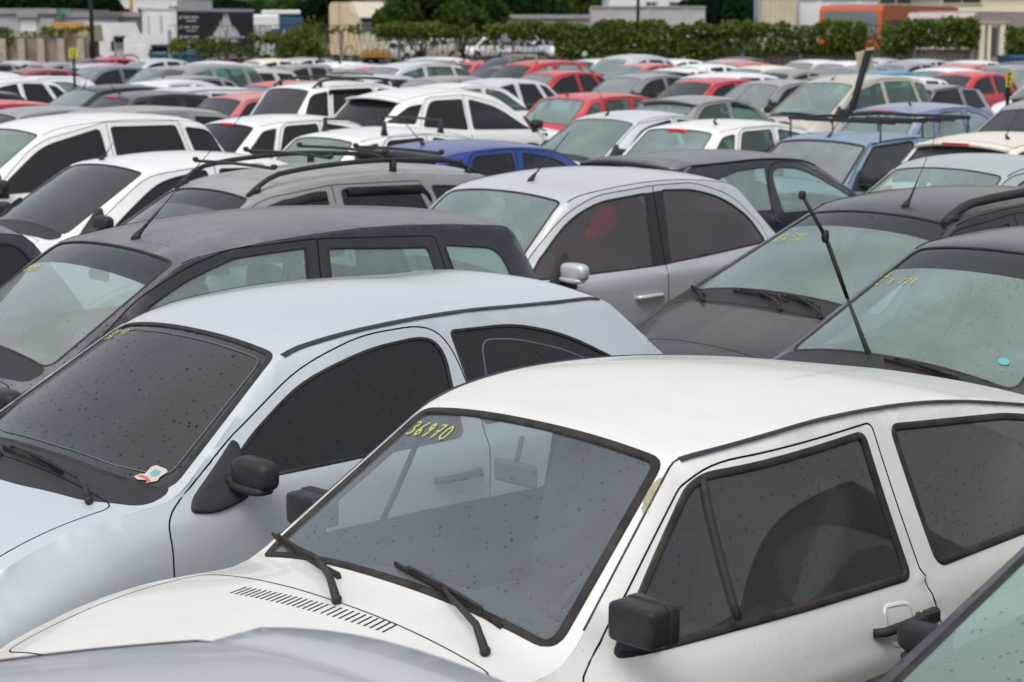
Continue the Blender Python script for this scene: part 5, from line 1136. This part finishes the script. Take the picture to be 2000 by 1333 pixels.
for i in range(15):
    xa = fx0+(fx1-fx0)*i/14; part(f, 'post', 'roofg', lambda m: m.box((xa-.055, .02, 0), (xa+.055, .12, ft-.15), 0, .01))
def wires(m):
    for z in (.1, ft*.5, ft): m.tube([(fx0, 0, z), (fx1, 0, z)], .012, 5)
    n = 150
    for i in range(n):
        a = fx0+(fx1-fx0)*i/n; d = (fx1-fx0)/n*3
        m.tube([(a, .0, .1), (min(a+d, fx1), .0, ft)], .006, 3, cap=False); m.tube([(a, .006, ft), (min(a+d, fx1), .006, .1)], .006, 3, cap=False)
part(f, 'wire_mesh', 'steel', wires)
b_ = thing('low_wall', xx(1560), YF+.25, 0, 'low stone plinth wall with pale stains under the vine-covered fence', 'wall')
part(b_, 'wall_panel', 'post', lambda m: m.box((xx(1290)-xx(1560), .1, 0), (xx(1905)-xx(1560), .28, zt(97))))
# vines: regions in photo pixels (x0, x1, top, bottom, leaves per m2)
mb = MB(); flw = []
def vines(xa, xb, ya, yb, dens, amp=3, hang=0):
    X0, X1, Z1, Z0 = xx(xa), xx(xb), zt(ya), zt(yb); n = int((X1-X0)*(Z1-Z0)*dens*3.2); X = rng.uniform(X0, X1, n); u = rng.uniform(0, 1, n)
    wob = .10*np.sin(X*1.7+1)+.07*np.sin(X*4.3)+.05*np.sin(X*9.1); Z = Z0+(Z1-Z0)*u
    gap = np.sin(X*2.3+np.sin(Z*3)*1.2)+np.sin(Z*5.1+X*1.3)+np.sin(X*7.1)*.6
    keep = (gap > -2.35+hang*(1-u)*1.9) & (Z < Z1+wob-.05) & (rng.uniform(0, 1, n) < 1-.45*hang*(1-u))
    Yv = YF+rng.normal(0, .13, n)-.12*np.sin(u*math.pi); Z = Z+.03*rng.normal(size=n); leaves(mb, np.c_[X, Yv, np.maximum(Z, .05)][keep], .088)
    k = max(1, n//420); s = rng.choice(np.where(keep)[0], k); flw.append(np.c_[X[s], np.full(k, YF-.38), Z[s]])
vines(-140, 180, 54, 70, 210, hang=.6); vines(-140, 30, 60, 112, 60, hang=.5)
vines(330, 470, 76, 112, 110, hang=.7); vines(465, 600, 62, 82, 260, hang=.2); vines(465, 600, 80, 114, 90, hang=.5); vines(600, 745, 49, 66, 230, hang=.9)
vines(735, 1010, 44, 74, 300, hang=.35); vines(735, 1010, 72, 100, 25, hang=.6); vines(1000, 1095, 42, 78, 320, hang=.3); vines(1085, 1370, 40, 114, 320); vines(1360, 1500, 42, 70, 280, hang=.2); vines(1360, 1500, 64, 112, 130, hang=.5)
vines(1500, 1580, 43, 104, 200, hang=.25); vines(1580, 1692, 42, 104, 300, hang=.15); vines(1690, 1724, 60, 112, 60, hang=.5); vines(1722, 1780, 42, 104, 300, hang=.15); vines(1760, 1912, 35, 92, 320, hang=.15); vines(1960, 2060, 45, 108, 260)
vines(500, 1300, 112, 120, 60)
tag(mb.obj('vines', LF['vine']), 'green climbing vines covering the fence', 'vines', kind='stuff')
mb = MB(); leaves(mb, np.vstack(flw), .07); tag(mb.obj('flowers', LF['flower']), 'small mauve flowers scattered over the vines', 'flowers', kind='stuff')
t = thing('bush', xx(580), YF-.5, 0, 'rounded green bush spilling over the fence beside the cream truck', 'bush'); part(t, 'stem', 'bark', lambda m: (m.tube([(0, 0, 0), (.1, 0, 1.2), (-.2, 0, 2.0)], [.06, .045, .02], 6), m.tube([(.05, 0, .7), (.5, .1, 1.5)], [.04, .015], 5)))
mb = MB(); c = []
for i in range(9): c.append((rng.uniform(-.55, .55), rng.uniform(-.2, .2), rng.uniform(.8, 2.1)))
for q in c: d = rng.normal(size=(330, 3))*.24; leaves(mb, np.array(q)+d, .085)
mb.obj('foliage', LF['vine'], t)
# gate posts at right
g = thing('gateway', xx(1936), YF, 0, 'pair of whitewashed gate posts with a lintel at the right end of the vine-covered fence', 'gate')
for a, b in ((1912, 1922), (1928, 1934), (1952, 1964)):
    part(g, 'gate_post', 'creamlight', lambda m: m.box((xx(a)-xx(1936), -.15, 0), (xx(b)-xx(1936), .15, zt(46))))
part(g, 'lintel', 'post', lambda m: m.box((xx(1908)-xx(1936), -.2, zt(46)), (xx(1968)-xx(1936), .2, zt(41))))

# ---------------------------------------------------------------- posts and signs in the lot
def pole(name, px0, ytop, Y, r, label, mat='steel', cat='pole', lean=0):
    X, z = at_y(px0, ytop, Y); t = thing(name, X, Y, 0, label, cat); part(t, 'shaft', mat, lambda m: m.tube([(0, 0, 0), (lean*z*.5, 0, z*.5), (lean*z, 0, z)], [r, r*.9, r*.8], 8)); part(t, 'foot', mat, lambda m: m.lathe([(r*2.4, 0), (r*2.4, .06), (r*1.2, .08), (r, .3)], (0, 0, 0), 12, 'z')); return t
pole('utility_pole', 175, -60, 63, .085, 'tall dark pole in front of the concrete wall at left'); pole('utility_pole', 1247, -60, 70, .07, 'slim dark pole rising behind the vines right of centre'); pole('utility_pole', 1478, -60, 75, .09, 'blue-grey pole beside the beige container', 'bluepole')
pole('orange_pole', 254, -60, 150, .16, 'orange pole in front of the warehouse fascia', 'ochre')
Yp = 27.5; a = at_y(1697, 98, Yp); b = at_y(1655, 245, Yp); sl = (a[0]-b[0])/(a[1]-b[1]); xb = b[0]-sl*b[1]
t = thing('leaning_post', xb, Yp, 0, 'leaning black post with a bleached board on its top', 'post'); L_ = a[0]-xb
part(t, 'shaft', 'steel', lambda m: m.tube([(0, 0, 0), (L_*.5, 0, a[1]*.5), (L_, 0, a[1])], .05, 10)); part(t, 'board', 'board', lambda m: (m.obox((L_*.925, .06, a[1]-.16), (.11, .02, .03), (0, .012, 0), (-.03, 0, .15)), m.obox((L_+.01, -.0, a[1]+.012), (.055, 0, .012), (0, .05, 0), (0, 0, .012))))
part(t, 'foot', 'post', lambda m: m.lathe([(.16, 0), (.16, .12), (.1, .16)], (0, 0, 0), 12, 'z'))
def sign(cx, yt, yb, Y, wpx, yaw, txt, label, postbase):
    X, zt_ = at_y(cx, yt, Y); zb_ = at_y(cx, yb, Y)[1]; hw = wpx/2/FPX*Y; t = thing('number_sign', X, Y, 0, label, 'sign', 'yellow row signs on black posts')
    part(t, 'post', 'steel', lambda m: m.box((-.022, -.0, 0), (.022, .04, zb_+.05)))
    part(t, 'foot', 'post', lambda m: m.lathe([(.13, 0), (.13, .1), (.08, .14)], (0, .02, 0), 12, 'z'))
    c, s = math.cos(yaw), math.sin(yaw); h = (zt_-zb_)/2; hw2 = hw/max(.3, abs(c)); pl = part(t, 'sign_plate', 'yellow', lambda m: m.obox((0, -.02, (zt_+zb_)/2), (c*hw2, s*hw2, 0), (-s*.006, c*.006, 0), (0, 0, h)))
    mb = MB(); n = len(txt); N = np.array([s, -c, 0])
    for i, ch in enumerate(txt):
        for st in GLY[ch]:
            q = np.array([[c*u, s*u, 0] for u in [((i+x)/n-.5)*hw2*1.5 for x, y in st]])+np.array([[0, -.02, (zt_+zb_)/2+(y-.5)*h*1.45] for x, y in st])+N*.009
            mb.strip(resample(q, .02), np.tile(N, (len(resample(q, .02)), 1)), .022, .002)
    mb.obj('lettering', M['gap'], pl)
sign(143, 95, 113, 41, 15, .12, '12', 'small yellow plate reading 12 on a black post at left', 150)
sign(1971, 140, 170, 27.5, 13, .75, 'E', 'yellow plate turned edgeways on a dark post at the right edge', 205)

# ---------------------------------------------------------------- vehicles beyond the fence
def frame_box(m, x0, x1, y0, y1, z0, z1, b=.08): m.box((x0, y0, z0), (x1, y1, z1), 0, b)
def bus(X, Y, rz, Lb, Hb, paint, label, roof=None, sidewin=True):
    t = thing('bus', X, Y, rz, label, 'bus', 'buses behind the fence'); W_ = 1.25                  # front at local x=0 facing -x, body runs to +x
    body = part(t, 'body', paint, lambda m: prism(m, [(.02, .45), (.0, 1.0), (.10, 2.2), (.20, Hb-.2), (.4, Hb-.04), (.8, Hb), (Lb-.3, Hb), (Lb, Hb-.3), (Lb, .45)], -W_, W_))
    part(t, 'windscreen', 'glassd', lambda m: m.add([(.015, -1.1, 1.15), (.015, 1.1, 1.15), (.15, 1.10, Hb-.42), (.185, .98, Hb-.20), (.185, -.98, Hb-.20), (.15, -1.10, Hb-.42)], [(0, 5, 4, 3, 2, 1)], 0, False))
    part(t, 'roof', roof or paint, lambda m: m.box((1.0, -W_+.12, Hb), (Lb-.5, W_-.12, Hb+.05), 0, .03))
    part(t, 'bumper', 'trim', lambda m: m.box((-.08, -W_+.02, .38), (.2, W_-.02, .72), 0, .06))
    for s in (-1, 1):
        part(t, 'headlight', 'lamp', lambda m: m.box((-.03, s*.95-.18, .82), (.05, s*.95+.18, 1.0), 0, .02))
        n = int((Lb-2.2)/1.45); 
        for i in range(n):
            x0 = 1.5+i*1.45; part(t, 'side_window', 'glassd', lambda m: m.box((x0, s*W_-(.01 if s > 0 else .02), 1.35), (x0+1.33, s*W_+(.02 if s > 0 else .01), Hb-.55)))
        part(t, 'door', 'glassd', lambda m: m.box((.45, s*W_-.015, .55), (1.35, s*W_+.015, Hb-.6)))
        part(t, 'wing_mirror', 'trim', lambda m: m.box((-.25, s*1.42-.09, 1.9), (-.12, s*1.42+.09, 2.35), 0, .03))
    wheels(t, (2.2, Lb-2.8), 1.22, .5); return t
X, _ = at_y(1603, 60, 75); bus(X+1.15, 75.5, math.radians(63), 12, 3.25, 'orange', 'orange bus with wide dark windscreen rising behind the vines', 'busgrey')
X, _ = at_y(1772, 60, 70); bus(X+1.2, 70.6, math.radians(58), 11, 2.95, 'busbeige', 'faded beige coach parked in front of the orange bus', 'busgrey')
# articulated orange panel of the first bus is its corner pillar
def cab(X, Y, rz, Lc, Hc, paint, label, high=False, face=None, name='truck'):
    """cab-over lorry cab, front towards local +x"""
    t = thing(name, X, Y, rz, label, 'truck', 'lorries behind the fence'); W_ = 1.22; z0 = .55
    prof = [(-Lc, z0+.35), (-Lc, Hc-.25), (-Lc+.25, Hc), (-.75 if high else -.5, Hc), (-.15, Hc*.74), (-.02, Hc*.52), (0, z0)]
    part(t, 'cab_body', paint, lambda m: prism(m, prof+[(-Lc+.1, z0)], -W_, W_))
    if face: part(t, 'grille', face, lambda m: m.box((-.02, -1.12, z0+.3), (.05, 1.12, Hc*.50), 0, .03))
    z1, z2 = Hc*.52, Hc*.72
    part(t, 'windscreen', 'glassd', lambda m: m.add([(.0, -1.1, z1), (.0, 1.1, z1), (-.135, 1.05, z2), (-.135, -1.05, z2)], [(0, 1, 2, 3)], 0, False))
    part(t, 'sun_visor', 'trim', lambda m: m.obox((.05, 0, z2+.02), (.16, 0, -.03), (0, 1.1, 0), (0, 0, .05)))
    part(t, 'bumper', 'ochre' if face else 'trim', lambda m: m.box((-.15, -W_-.01, .35), (.14, W_+.01, z0+.25), 0, .05))
    for s in (-1, 1):
        d = part(t, 'door', paint, lambda m: m.box((-1.35, s*W_-.015, z0+.2), (-.28, s*W_+.02, Hc*.74), 0, .01))
        part(d, 'side_window', 'glasst', lambda m: m.box((-1.18, s*W_-.01, Hc*.50), (-.42, s*W_+.035, Hc*.70)))
        part(t, 'wing_mirror', 'trim', lambda m: (m.box((.02, s*1.46-.1, Hc*.48), (.12, s*1.46+.1, Hc*.66), 0, .03), m.tube([(-.1, s*W_, Hc*.6), (.06, s*1.46, Hc*.62)], .025, 6)))
        part(t, 'headlight', 'lamp', lambda m: m.box((.0, s*.85-.2, z0+.32), (.09, s*.85+.2, z0+.58), 0, .03))
        part(t, 'wheel_arch', 'trim', lambda m: m.lathe([(.62, s*(W_+.03)), (.56, s*(W_+.03)), (.56, s*(W_-.3))], (-1.15, 0, .55), 20, 'y'))
    part(t, 'chassis', 'under', lambda m: m.box((-Lc-3, -.5, .55), (-.3, .5, .85)))
    part(t, 'fuel_tank', 'rusty', lambda m: m.tube([(-Lc-1.6, -.95, .7), (-Lc-.3, -.95, .7)], .3, 12))
    wheels(t, (-1.15, -Lc-2), 1.2, .52); return t
X, _ = at_y(735, 60, 130); t = cab(X, 129, math.radians(-48), 3.4, 4.0, 'cream', 'big cream lorry cab with high roof standing behind the fence', True, 'creamlight')
part(t, 'roof_fairing', 'creamlight', lambda m: prism(m, [(-1.1, 4.02), (-.75, 4.02), (-.18, 3.06), (-.10, 3.0), (-1.1, 3.4)], -1.24, 1.24)); part(t, 'panel_seam', 'rusty', lambda m: m.box((-2.3, -1.235, .9), (-2.24, 1.235, 4.005)))
X, _ = at_y(252, 60, 96); cab(X, 96, math.radians(-25), 1.7, 2.62, 'twhite', 'small white lorry cab with one dark side window behind the wall end')
X, _ = at_y(322, 60, 92); cab(X, 92, math.radians(-20), 1.5, 2.1, 'twhite', 'low white lorry cab with green glass in front of the black box body')
# box lorry: rear doors and dark printed side
X, _ = at_y(345, 60, 100); t = thing('box_truck', X, 100, math.radians(55), 'box lorry with white rear doors and a black printed side', 'truck', 'lorries behind the fence')   # local x runs forward (away), rear face at x=0, local -y is the visible side... 
Hb = 3.24; part(t, 'box_body', 'twhite', lambda m: m.box((0, 0, .95), (5.8, 2.45, Hb)))
part(t, 'roof_edge', 'wallgrey', lambda m: (m.box((-.03, -.03, Hb), (5.83, 2.48, Hb+.1))))
sp_ = part(t, 'printed_side', 'black', lambda m: m.box((.04, -.02, 1.0), (5.76, -.002, Hb-.05)))
def logo(m):
    r_ = random.Random(4)
    for i in range(16):
        x = 2.75+1.75*i/15; pk = 1.15*(1-abs(x-3.62)/1.0)*r_.uniform(.7, 1.05)+.12; w_ = .26
        for k in range(3):
            zz = 1.93+pk*k/3.4; ww = w_*(1-k*.2); m.add([(x-ww/2, -.024-.0004*i, zz), (x+ww/2, -.024-.0004*i, zz), (x+r_.uniform(-.04, .04), -.024-.0004*i, zz+pk*.5)], [(0, 1, 2)], 0, False)
    m.box((2.3, -.026, 1.84), (5.0, -.0235, 1.90))
    for i in range(9): m.box((2.85+i*.19, -.026, 1.60+.02*(i % 2)), (2.98+i*.19, -.0235, 1.76))
part(sp_, 'emblem', 'white', logo)
def lines(m):
    for r, z in enumerate((2.85, 2.35, 1.85, 1.35)):
        m.add([(.15, -.024, z+.02), (.22, -.024, z-.06), (.27, -.024, z-.02), (.38, -.024, z+.16)], [(0, 1, 2), (0, 2, 3)], 0, False)
        for i in range(11):
            if i != 5: m.box((.48+i*.1, -.026, z), (.55+i*.1, -.0235, z+.09))
        for i in range(7): m.box((.72+i*.1, -.026, z-.17), (.79+i*.1, -.0235, z-.10))
part(sp_, 'lettering', 'white', lines)
for a, b in ((.28, 1.15), (1.19, 2.1)):
    d = part(t, 'rear_door', 'wallwhite', lambda m: m.box((-.03, a, 1.05), (-.002, b, Hb-.18), 0, .008)); part(d, 'lock_bar', 'steel', lambda m: m.tube([(-.05, (a+b)/2+.3, 1.1), (-.05, (a+b)/2+.3, Hb-.25)], .015, 6))
part(t, 'chassis', 'under', lambda m: m.box((.1, .5, .6), (7.4, 1.9, .94))); part(t, 'cab_body', 'twhite', lambda m: prism(m, [(6.0, .6), (6.0, 2.3), (6.3, 2.5), (7.2, 2.45), (7.6, 1.6), (7.65, .6)], .1, 2.35))
for x_ in (1.6, 6.8):
    for y_ in (.12, 2.33): part(t, 'wheel', 'tyre', lambda m: m.tube([(x_, y_-.12, .48), (x_, y_+.12, .48)], .48, 20))
# white and blue coach
X, _ = at_y(478, 60, 112); Y_ = 112; t = thing('coach', X, Y_, math.radians(8), 'white coach with a blue rear half behind the bush', 'bus', 'buses behind the fence')
part(t, 'body', 'wallwhite', lambda m: m.box((0, 0, .5), (2.0, 2.4, 3.1), 0, .1)); part(t, 'blue_body', 'blue', lambda m: m.box((1.5, -.012, .9), (1.98, .2, 2.3)))
part(t, 'roof', 'wallwhite', lambda m: m.box((1.0, .1, 3.1), (3.2, 2.3, 3.35), 0, .05)); part(t, 'side_window', 'glassd', lambda m: m.box((.2, -.02, 1.75), (1.4, .02, 2.45)))
part(t, 'rear_body', 'blue', lambda m: m.box((2.0, 0, .5), (3.35, 2.4, 2.95), 0, .05)); wheels_y = [part(t, 'wheel', 'tyre', lambda m: m.tube([(x_, -.02, .5), (x_, .28, .5)], .5, 18)) for x_ in (.7, 2.7)]
# teal skip and ochre tipper body
def skip(xa, xb, yt, Y, mat, label, name, cat):
    X0, z = at_y(xa, yt, Y); X1, _ = at_y(xb, yt, Y); t = thing(name, (X0+X1)/2, Y, 0, label, cat); w_ = (X1-X0)/2
    part(t, 'body', mat, lambda m: prism(m, [(-w_*.8, .15), (w_*.8, .15), (w_, z), (-w_, z)], 0, 1.8))
    for i in range(5):
        u = -w_*.75+i*w_*1.5/4; part(t, 'rib', mat, lambda m: m.box((u-.05, -.06, .2), (u+.05, .0, z-.05)))
    part(t, 'rim_bar', mat, lambda m: m.box((-w_-.05, -.08, z-.09), (w_+.05, -.001, z))); return t
skip(292, 382, 104, 70, 'tealm', 'dark teal waste skip at the foot of the fence', 'skip', 'skip'); skip(1975, 2040, 110, 62, 'blue', 'blue tub at the far right of the back row', 'skip', 'skip')
X0, z = at_y(86, 44, 82); X1, _ = at_y(170, 44, 82); t = thing('tipper_truck', (X0+X1)/2, 82, 0, 'lorry with an ochre tipping body behind the concrete wall', 'truck', 'lorries behind the fence'); w_ = (X1-X0)/2
part(t, 'tipper_body', 'ochre', lambda m: prism(m, [(-w_+.3, z), (w_-.15, z), (w_, z-.75), (-w_, z-.75)], 0, 2.3)); part(t, 'lower_body', 'rusty', lambda m: m.box((-w_, .05, 1.0), (w_, 2.25, z-.76)))
part(t, 'canvas', 'board', lambda m: prism(m, [(w_-.15, z+.02), (w_+.12, z-.1), (w_+.2, z-.8), (w_+.01, z-.8)], .0, 2.3))
for x_ in (-w_+.5, w_-.5): part(t, 'wheel', 'tyre', lambda m: m.tube([(x_, .0, .5), (x_, .3, .5)], .5, 18))

# ---------------------------------------------------------------- buildings
def building(name, xa, xb, yt, Y, depth, mat, label, wins=(), roof=None, cat='building', trim=None, ridge=0):
    X0, z = at_y(xa, yt, Y); X1, _ = at_y(xb, yt, Y); cx = (X0+X1)/2; w_ = (X1-X0)/2; t = thing(name, cx, Y, 0, label, cat)
    part(t, 'wall', mat, lambda m: m.box((-w_, 0, 0), (w_, depth, z-.3))); part(t, 'roof', roof or mat, lambda m: m.box((-w_-.2, -.2, z-.3), (w_+.2, depth+.2, z)) if not ridge else prism(m, [(-w_-.3, z-.3), (w_+.3, z-.3), (w_+.3, z-.1), (0, z+ridge), (-w_-.3, z-.1)], -.3, depth+.3))
    for (a, b, c, d) in wins:
        xa_, z1 = at_y(a, c, Y); xb_, z0 = at_y(b, d, Y); o = part(t, 'window', 'glassd', lambda m: m.box((xa_-cx, -.04, z0), (xb_-cx, -.003, z1)))
        part(o, 'frame', 'post', lambda m: (m.box((xa_-cx-.1, -.09, z0-.14), (xb_-cx+.1, -.002, z0-.001)), m.box((xa_-cx-.1, -.07, z1+.001), (xb_-cx+.1, -.002, z1+.1)), m.box(((xa_+xb_)/2-cx-.04, -.06, z0), ((xa_+xb_)/2-cx+.04, -.041, z1))))
    return t
bt = building('warehouse', -120, 104, 17, 110, 14, 'wallgrey', 'grey rendered warehouse with a shuttered opening at far left', [], 'roofg')
xa_, z1 = at_y(40, 35, 110); xb_, z0 = at_y(72, 62, 110); cxx = bt.location[0]
part(bt, 'shutter', 'wallwhite', lambda m: m.box((xa_-cxx, -.05, z0), (xb_-cxx, -.004, z1))); part(bt, 'shutter_hood', 'roofg', lambda m: m.box((xa_-cxx-.15, -.3, z1+.002), (xb_-cxx+.15, -.003, z1+.22)))
cu = bpy.data.curves.new('sign_text', 'FONT'); tmp_ = None; cu.body = 'ZAN'; cu.size = .75; cu.extrude = .01; cu.materials.append(BM['green']); tmp_ = bpy.data.objects.new('tmp', cu); COL.objects.link(tmp_); bpy.context.view_layer.update(); me = bpy.data.meshes.new_from_object(tmp_.evaluated_get(bpy.context.evaluated_depsgraph_get())); bpy.data.objects.remove(tmp_); o = put('lettering', me, bt); o.location = (at_y(84, 35, 110)[0]-cxx, -.03, at_y(84, 35, 110)[1]); o.rotation_euler = (math.pi/2, 0, 0)
building('shed', 105, 178, 24, 112, 8, 'wallwhite', 'plain white shed beside the grey warehouse', [], 'roofg')
bt = building('depot', 192, 345, -14, 170, 20, 'wallwhite', 'long white depot fascia above a grey sheet roof', [(215, 255, 18, 26), (270, 300, 18, 26)], 'roofg'); 
bt = building('low_shed', 200, 268, 24, 120, 8, 'roofg', 'low shed with a dusty grey sheet roof left of the box lorry', [], 'roofg')
building('office_block', 336, 366, -25, 180, 10, 'roofg', 'narrow grey block behind the box lorry', [(340, 350, -10, 5), (353, 362, -10, 5)])
building('white_block', 1190, 1368, -22, 150, 12, 'wallwhite', 'white block with narrow dark windows behind the pale trailer', [(1263, 1281, 6, 11), (1308, 1336, 6, 11)])
building('cream_block', 1838, 2090, -14, 130, 14, 'creamlight', 'cream building with an ochre corner behind the coaches', [(1842, 1915, -10, 6)], 'ochre')
building('dark_hall', 1700, 1832, -25, 140, 14, 'roofg', 'dark grey hall behind the orange bus', [(1720, 1780, -12, 8)])
building('boundary_shed', 880, 1160, 29, 150, 5, 'roofg', 'long low grey wall under the trees', [])
# trailers and containers
def container(xa, xb, yt, Y, dep, mat, label, ribs=8, name='container', rz=0):
    X0, z = at_y(xa, yt, Y); X1, _ = at_y(xb, yt, Y); w_ = (X1-X0)/2; t = thing(name, (X0+X1)/2, Y, rz, label, name, 'containers and trailers behind the fence'); zb_ = max(.15, z-2.7)
    part(t, 'box_body', mat, lambda m: m.box((-w_, 0, zb_), (w_, dep, z), 0, .03))
    for i in range(ribs):
        u = -w_+(i+.5)*2*w_/ribs; part(t, 'rib', mat, lambda m: m.box((u-.06*w_/ribs*2, -.05, zb_+.1), (u+.06*w_/ribs*2, -.001, z-.1)))
    part(t, 'top_rail', 'roofg', lambda m: m.box((-w_-.02, -.07, z-.06), (w_+.02, -.0015, z+.05)))
    if zb_ > .4:
        for x_ in (-w_*.6, w_*.6): part(t, 'wheel', 'tyre', lambda m: m.tube([(x_, .05, .48), (x_, .35, .48)], .48, 18))
    else: part(t, 'skid', 'under', lambda m: m.box((-w_*.9, .1, 0), (w_*.9, dep-.1, zb_)))
    return t
container(1155, 1378, 14, 100, 2.5, 'wallgrey', 'long pale trailer behind the vine-covered fence', 3, 'trailer'); container(1490, 1558, -8, 88, 2.4, 'beige', 'beige ribbed container standing by the blue-grey pole', 7); container(1562, 1716, -2, 90, 2.4, 'wallwhite', 'white container directly behind the orange bus', 2)
# ---------------------------------------------------------------- trees
for i, (cx, yt, Y, R, mt, lb, n) in enumerate((
    (35, -55, 150, 5.5, 'dark', 'dark tree filling the top left corner', 5200), (125, -40, 145, 4.6, 'dark', 'dark tree left of the tall pole behind the white shed', 4600), (188, 6, 128, 1.9, 'dark', 'small dark tree tip right of the tall pole', 1600),
    (325, 8, 135, 2.0, 'mid', 'yellowish shrub on the roofline above the box lorry', 900), (440, 5, 300, 7, 'dark', 'distant dark round tree above the box lorry', 2600), (395, 2, 310, 5, 'dark', 'distant tree left of the round one above the box lorry', 1500), (520, 14, 320, 8, 'mid', 'distant pale green tree beside the cream lorry', 2600), (575, 4, 300, 6, 'mid', 'distant green tree right behind the cream lorry roof', 2400),
    (640, -12, 290, 6, 'dark', 'distant tree hidden mostly by the cream lorry', 1600), (822, -50, 112, 2.5, 'mid', 'leafy green tree right of the cream lorry', 5600), (905, -40, 116, 2.6, 'mid', 'leafy green tree standing third from the cream lorry', 5200), (945, -30, 160, 6.0, 'dark', 'dark tree above the long low grey wall', 4200), (1035, -60, 170, 6.5, 'dark', 'nearly black tree at top centre', 4600), (1130, -20, 165, 5.0, 'mid', 'grey-green tree left of the white block', 3400),
    (1425, -30, 120, 3.4, 'dark', 'dark tree between the white block and the beige container', 4200), (1400, -5, 180, 5, 'dark', 'dark tree behind the white block right end', 2000), (745, 16, 190, 3, 'mid', 'yellow-green shrub at the cream lorry front', 900))):
    X, z = at_y(cx, yt, Y); tree(X, Y, z, R, lb, mt, int(n*1.5), .17*Y/100, .10 if z < 12 else .25)
# far wooded ridge
mb = MB(); C_ = []
for i in range(260):
    x = rng.uniform(-150, 150); y = rng.uniform(420, 520); h = rng.uniform(4, 8)+2*math.sin(x*.05); d = rng.normal(size=(26, 3))*[2.6, 2.0, 1.6]; C_.append(np.array([x, y, h*.6])+d)
leaves(mb, np.vstack(C_), 1.0); tag(mb.obj('far_wood', LF['dark']), 'far strip of woodland on the horizon', 'woodland', kind='stuff')
# ---------------------------------------------------------------- cars beyond the fence
for i, (x_, y_, pt_, rv, kd_) in enumerate(((765, 80, 'clean_white', 0, 'hatch'), (850, 73, 'beige', 0, 'suv'), (895, 76, 'grey', 1, 'hatch'), (950, 72, 'white', 0, 'mpv'), (1010, 78, 'silver', 1, 'hatch'), (1050, 72, 'clean_white', 0, 'mpv'), (1105, 78, 'white', 1, 'hatch'), (1420, 76, 'clean_white', 0, 'mpv'))):
    lb = ['white car seen through the vines right of the cream lorry', 'beige high car seen through the fence left of centre', 'grey car tail seen through the fence beside the beige high car', 'white van-like car under the hanging vines', 'silver car tail with red lamps under the hanging vines', 'white minivan with red tail lamps at the end of the open fence stretch', 'white car mostly hidden by leaves right of the open fence stretch', 'white vehicle glimpsed through thin vines left of the beige container'][i]
    car(kd_, 2, place(kd_, 'roof', x_, y_, bool(rv), rng.uniform(-.25, .25)), pt_, gw='smoke', gs='dark', name='parked_car', label=lb, group='cars parked beyond the fence')
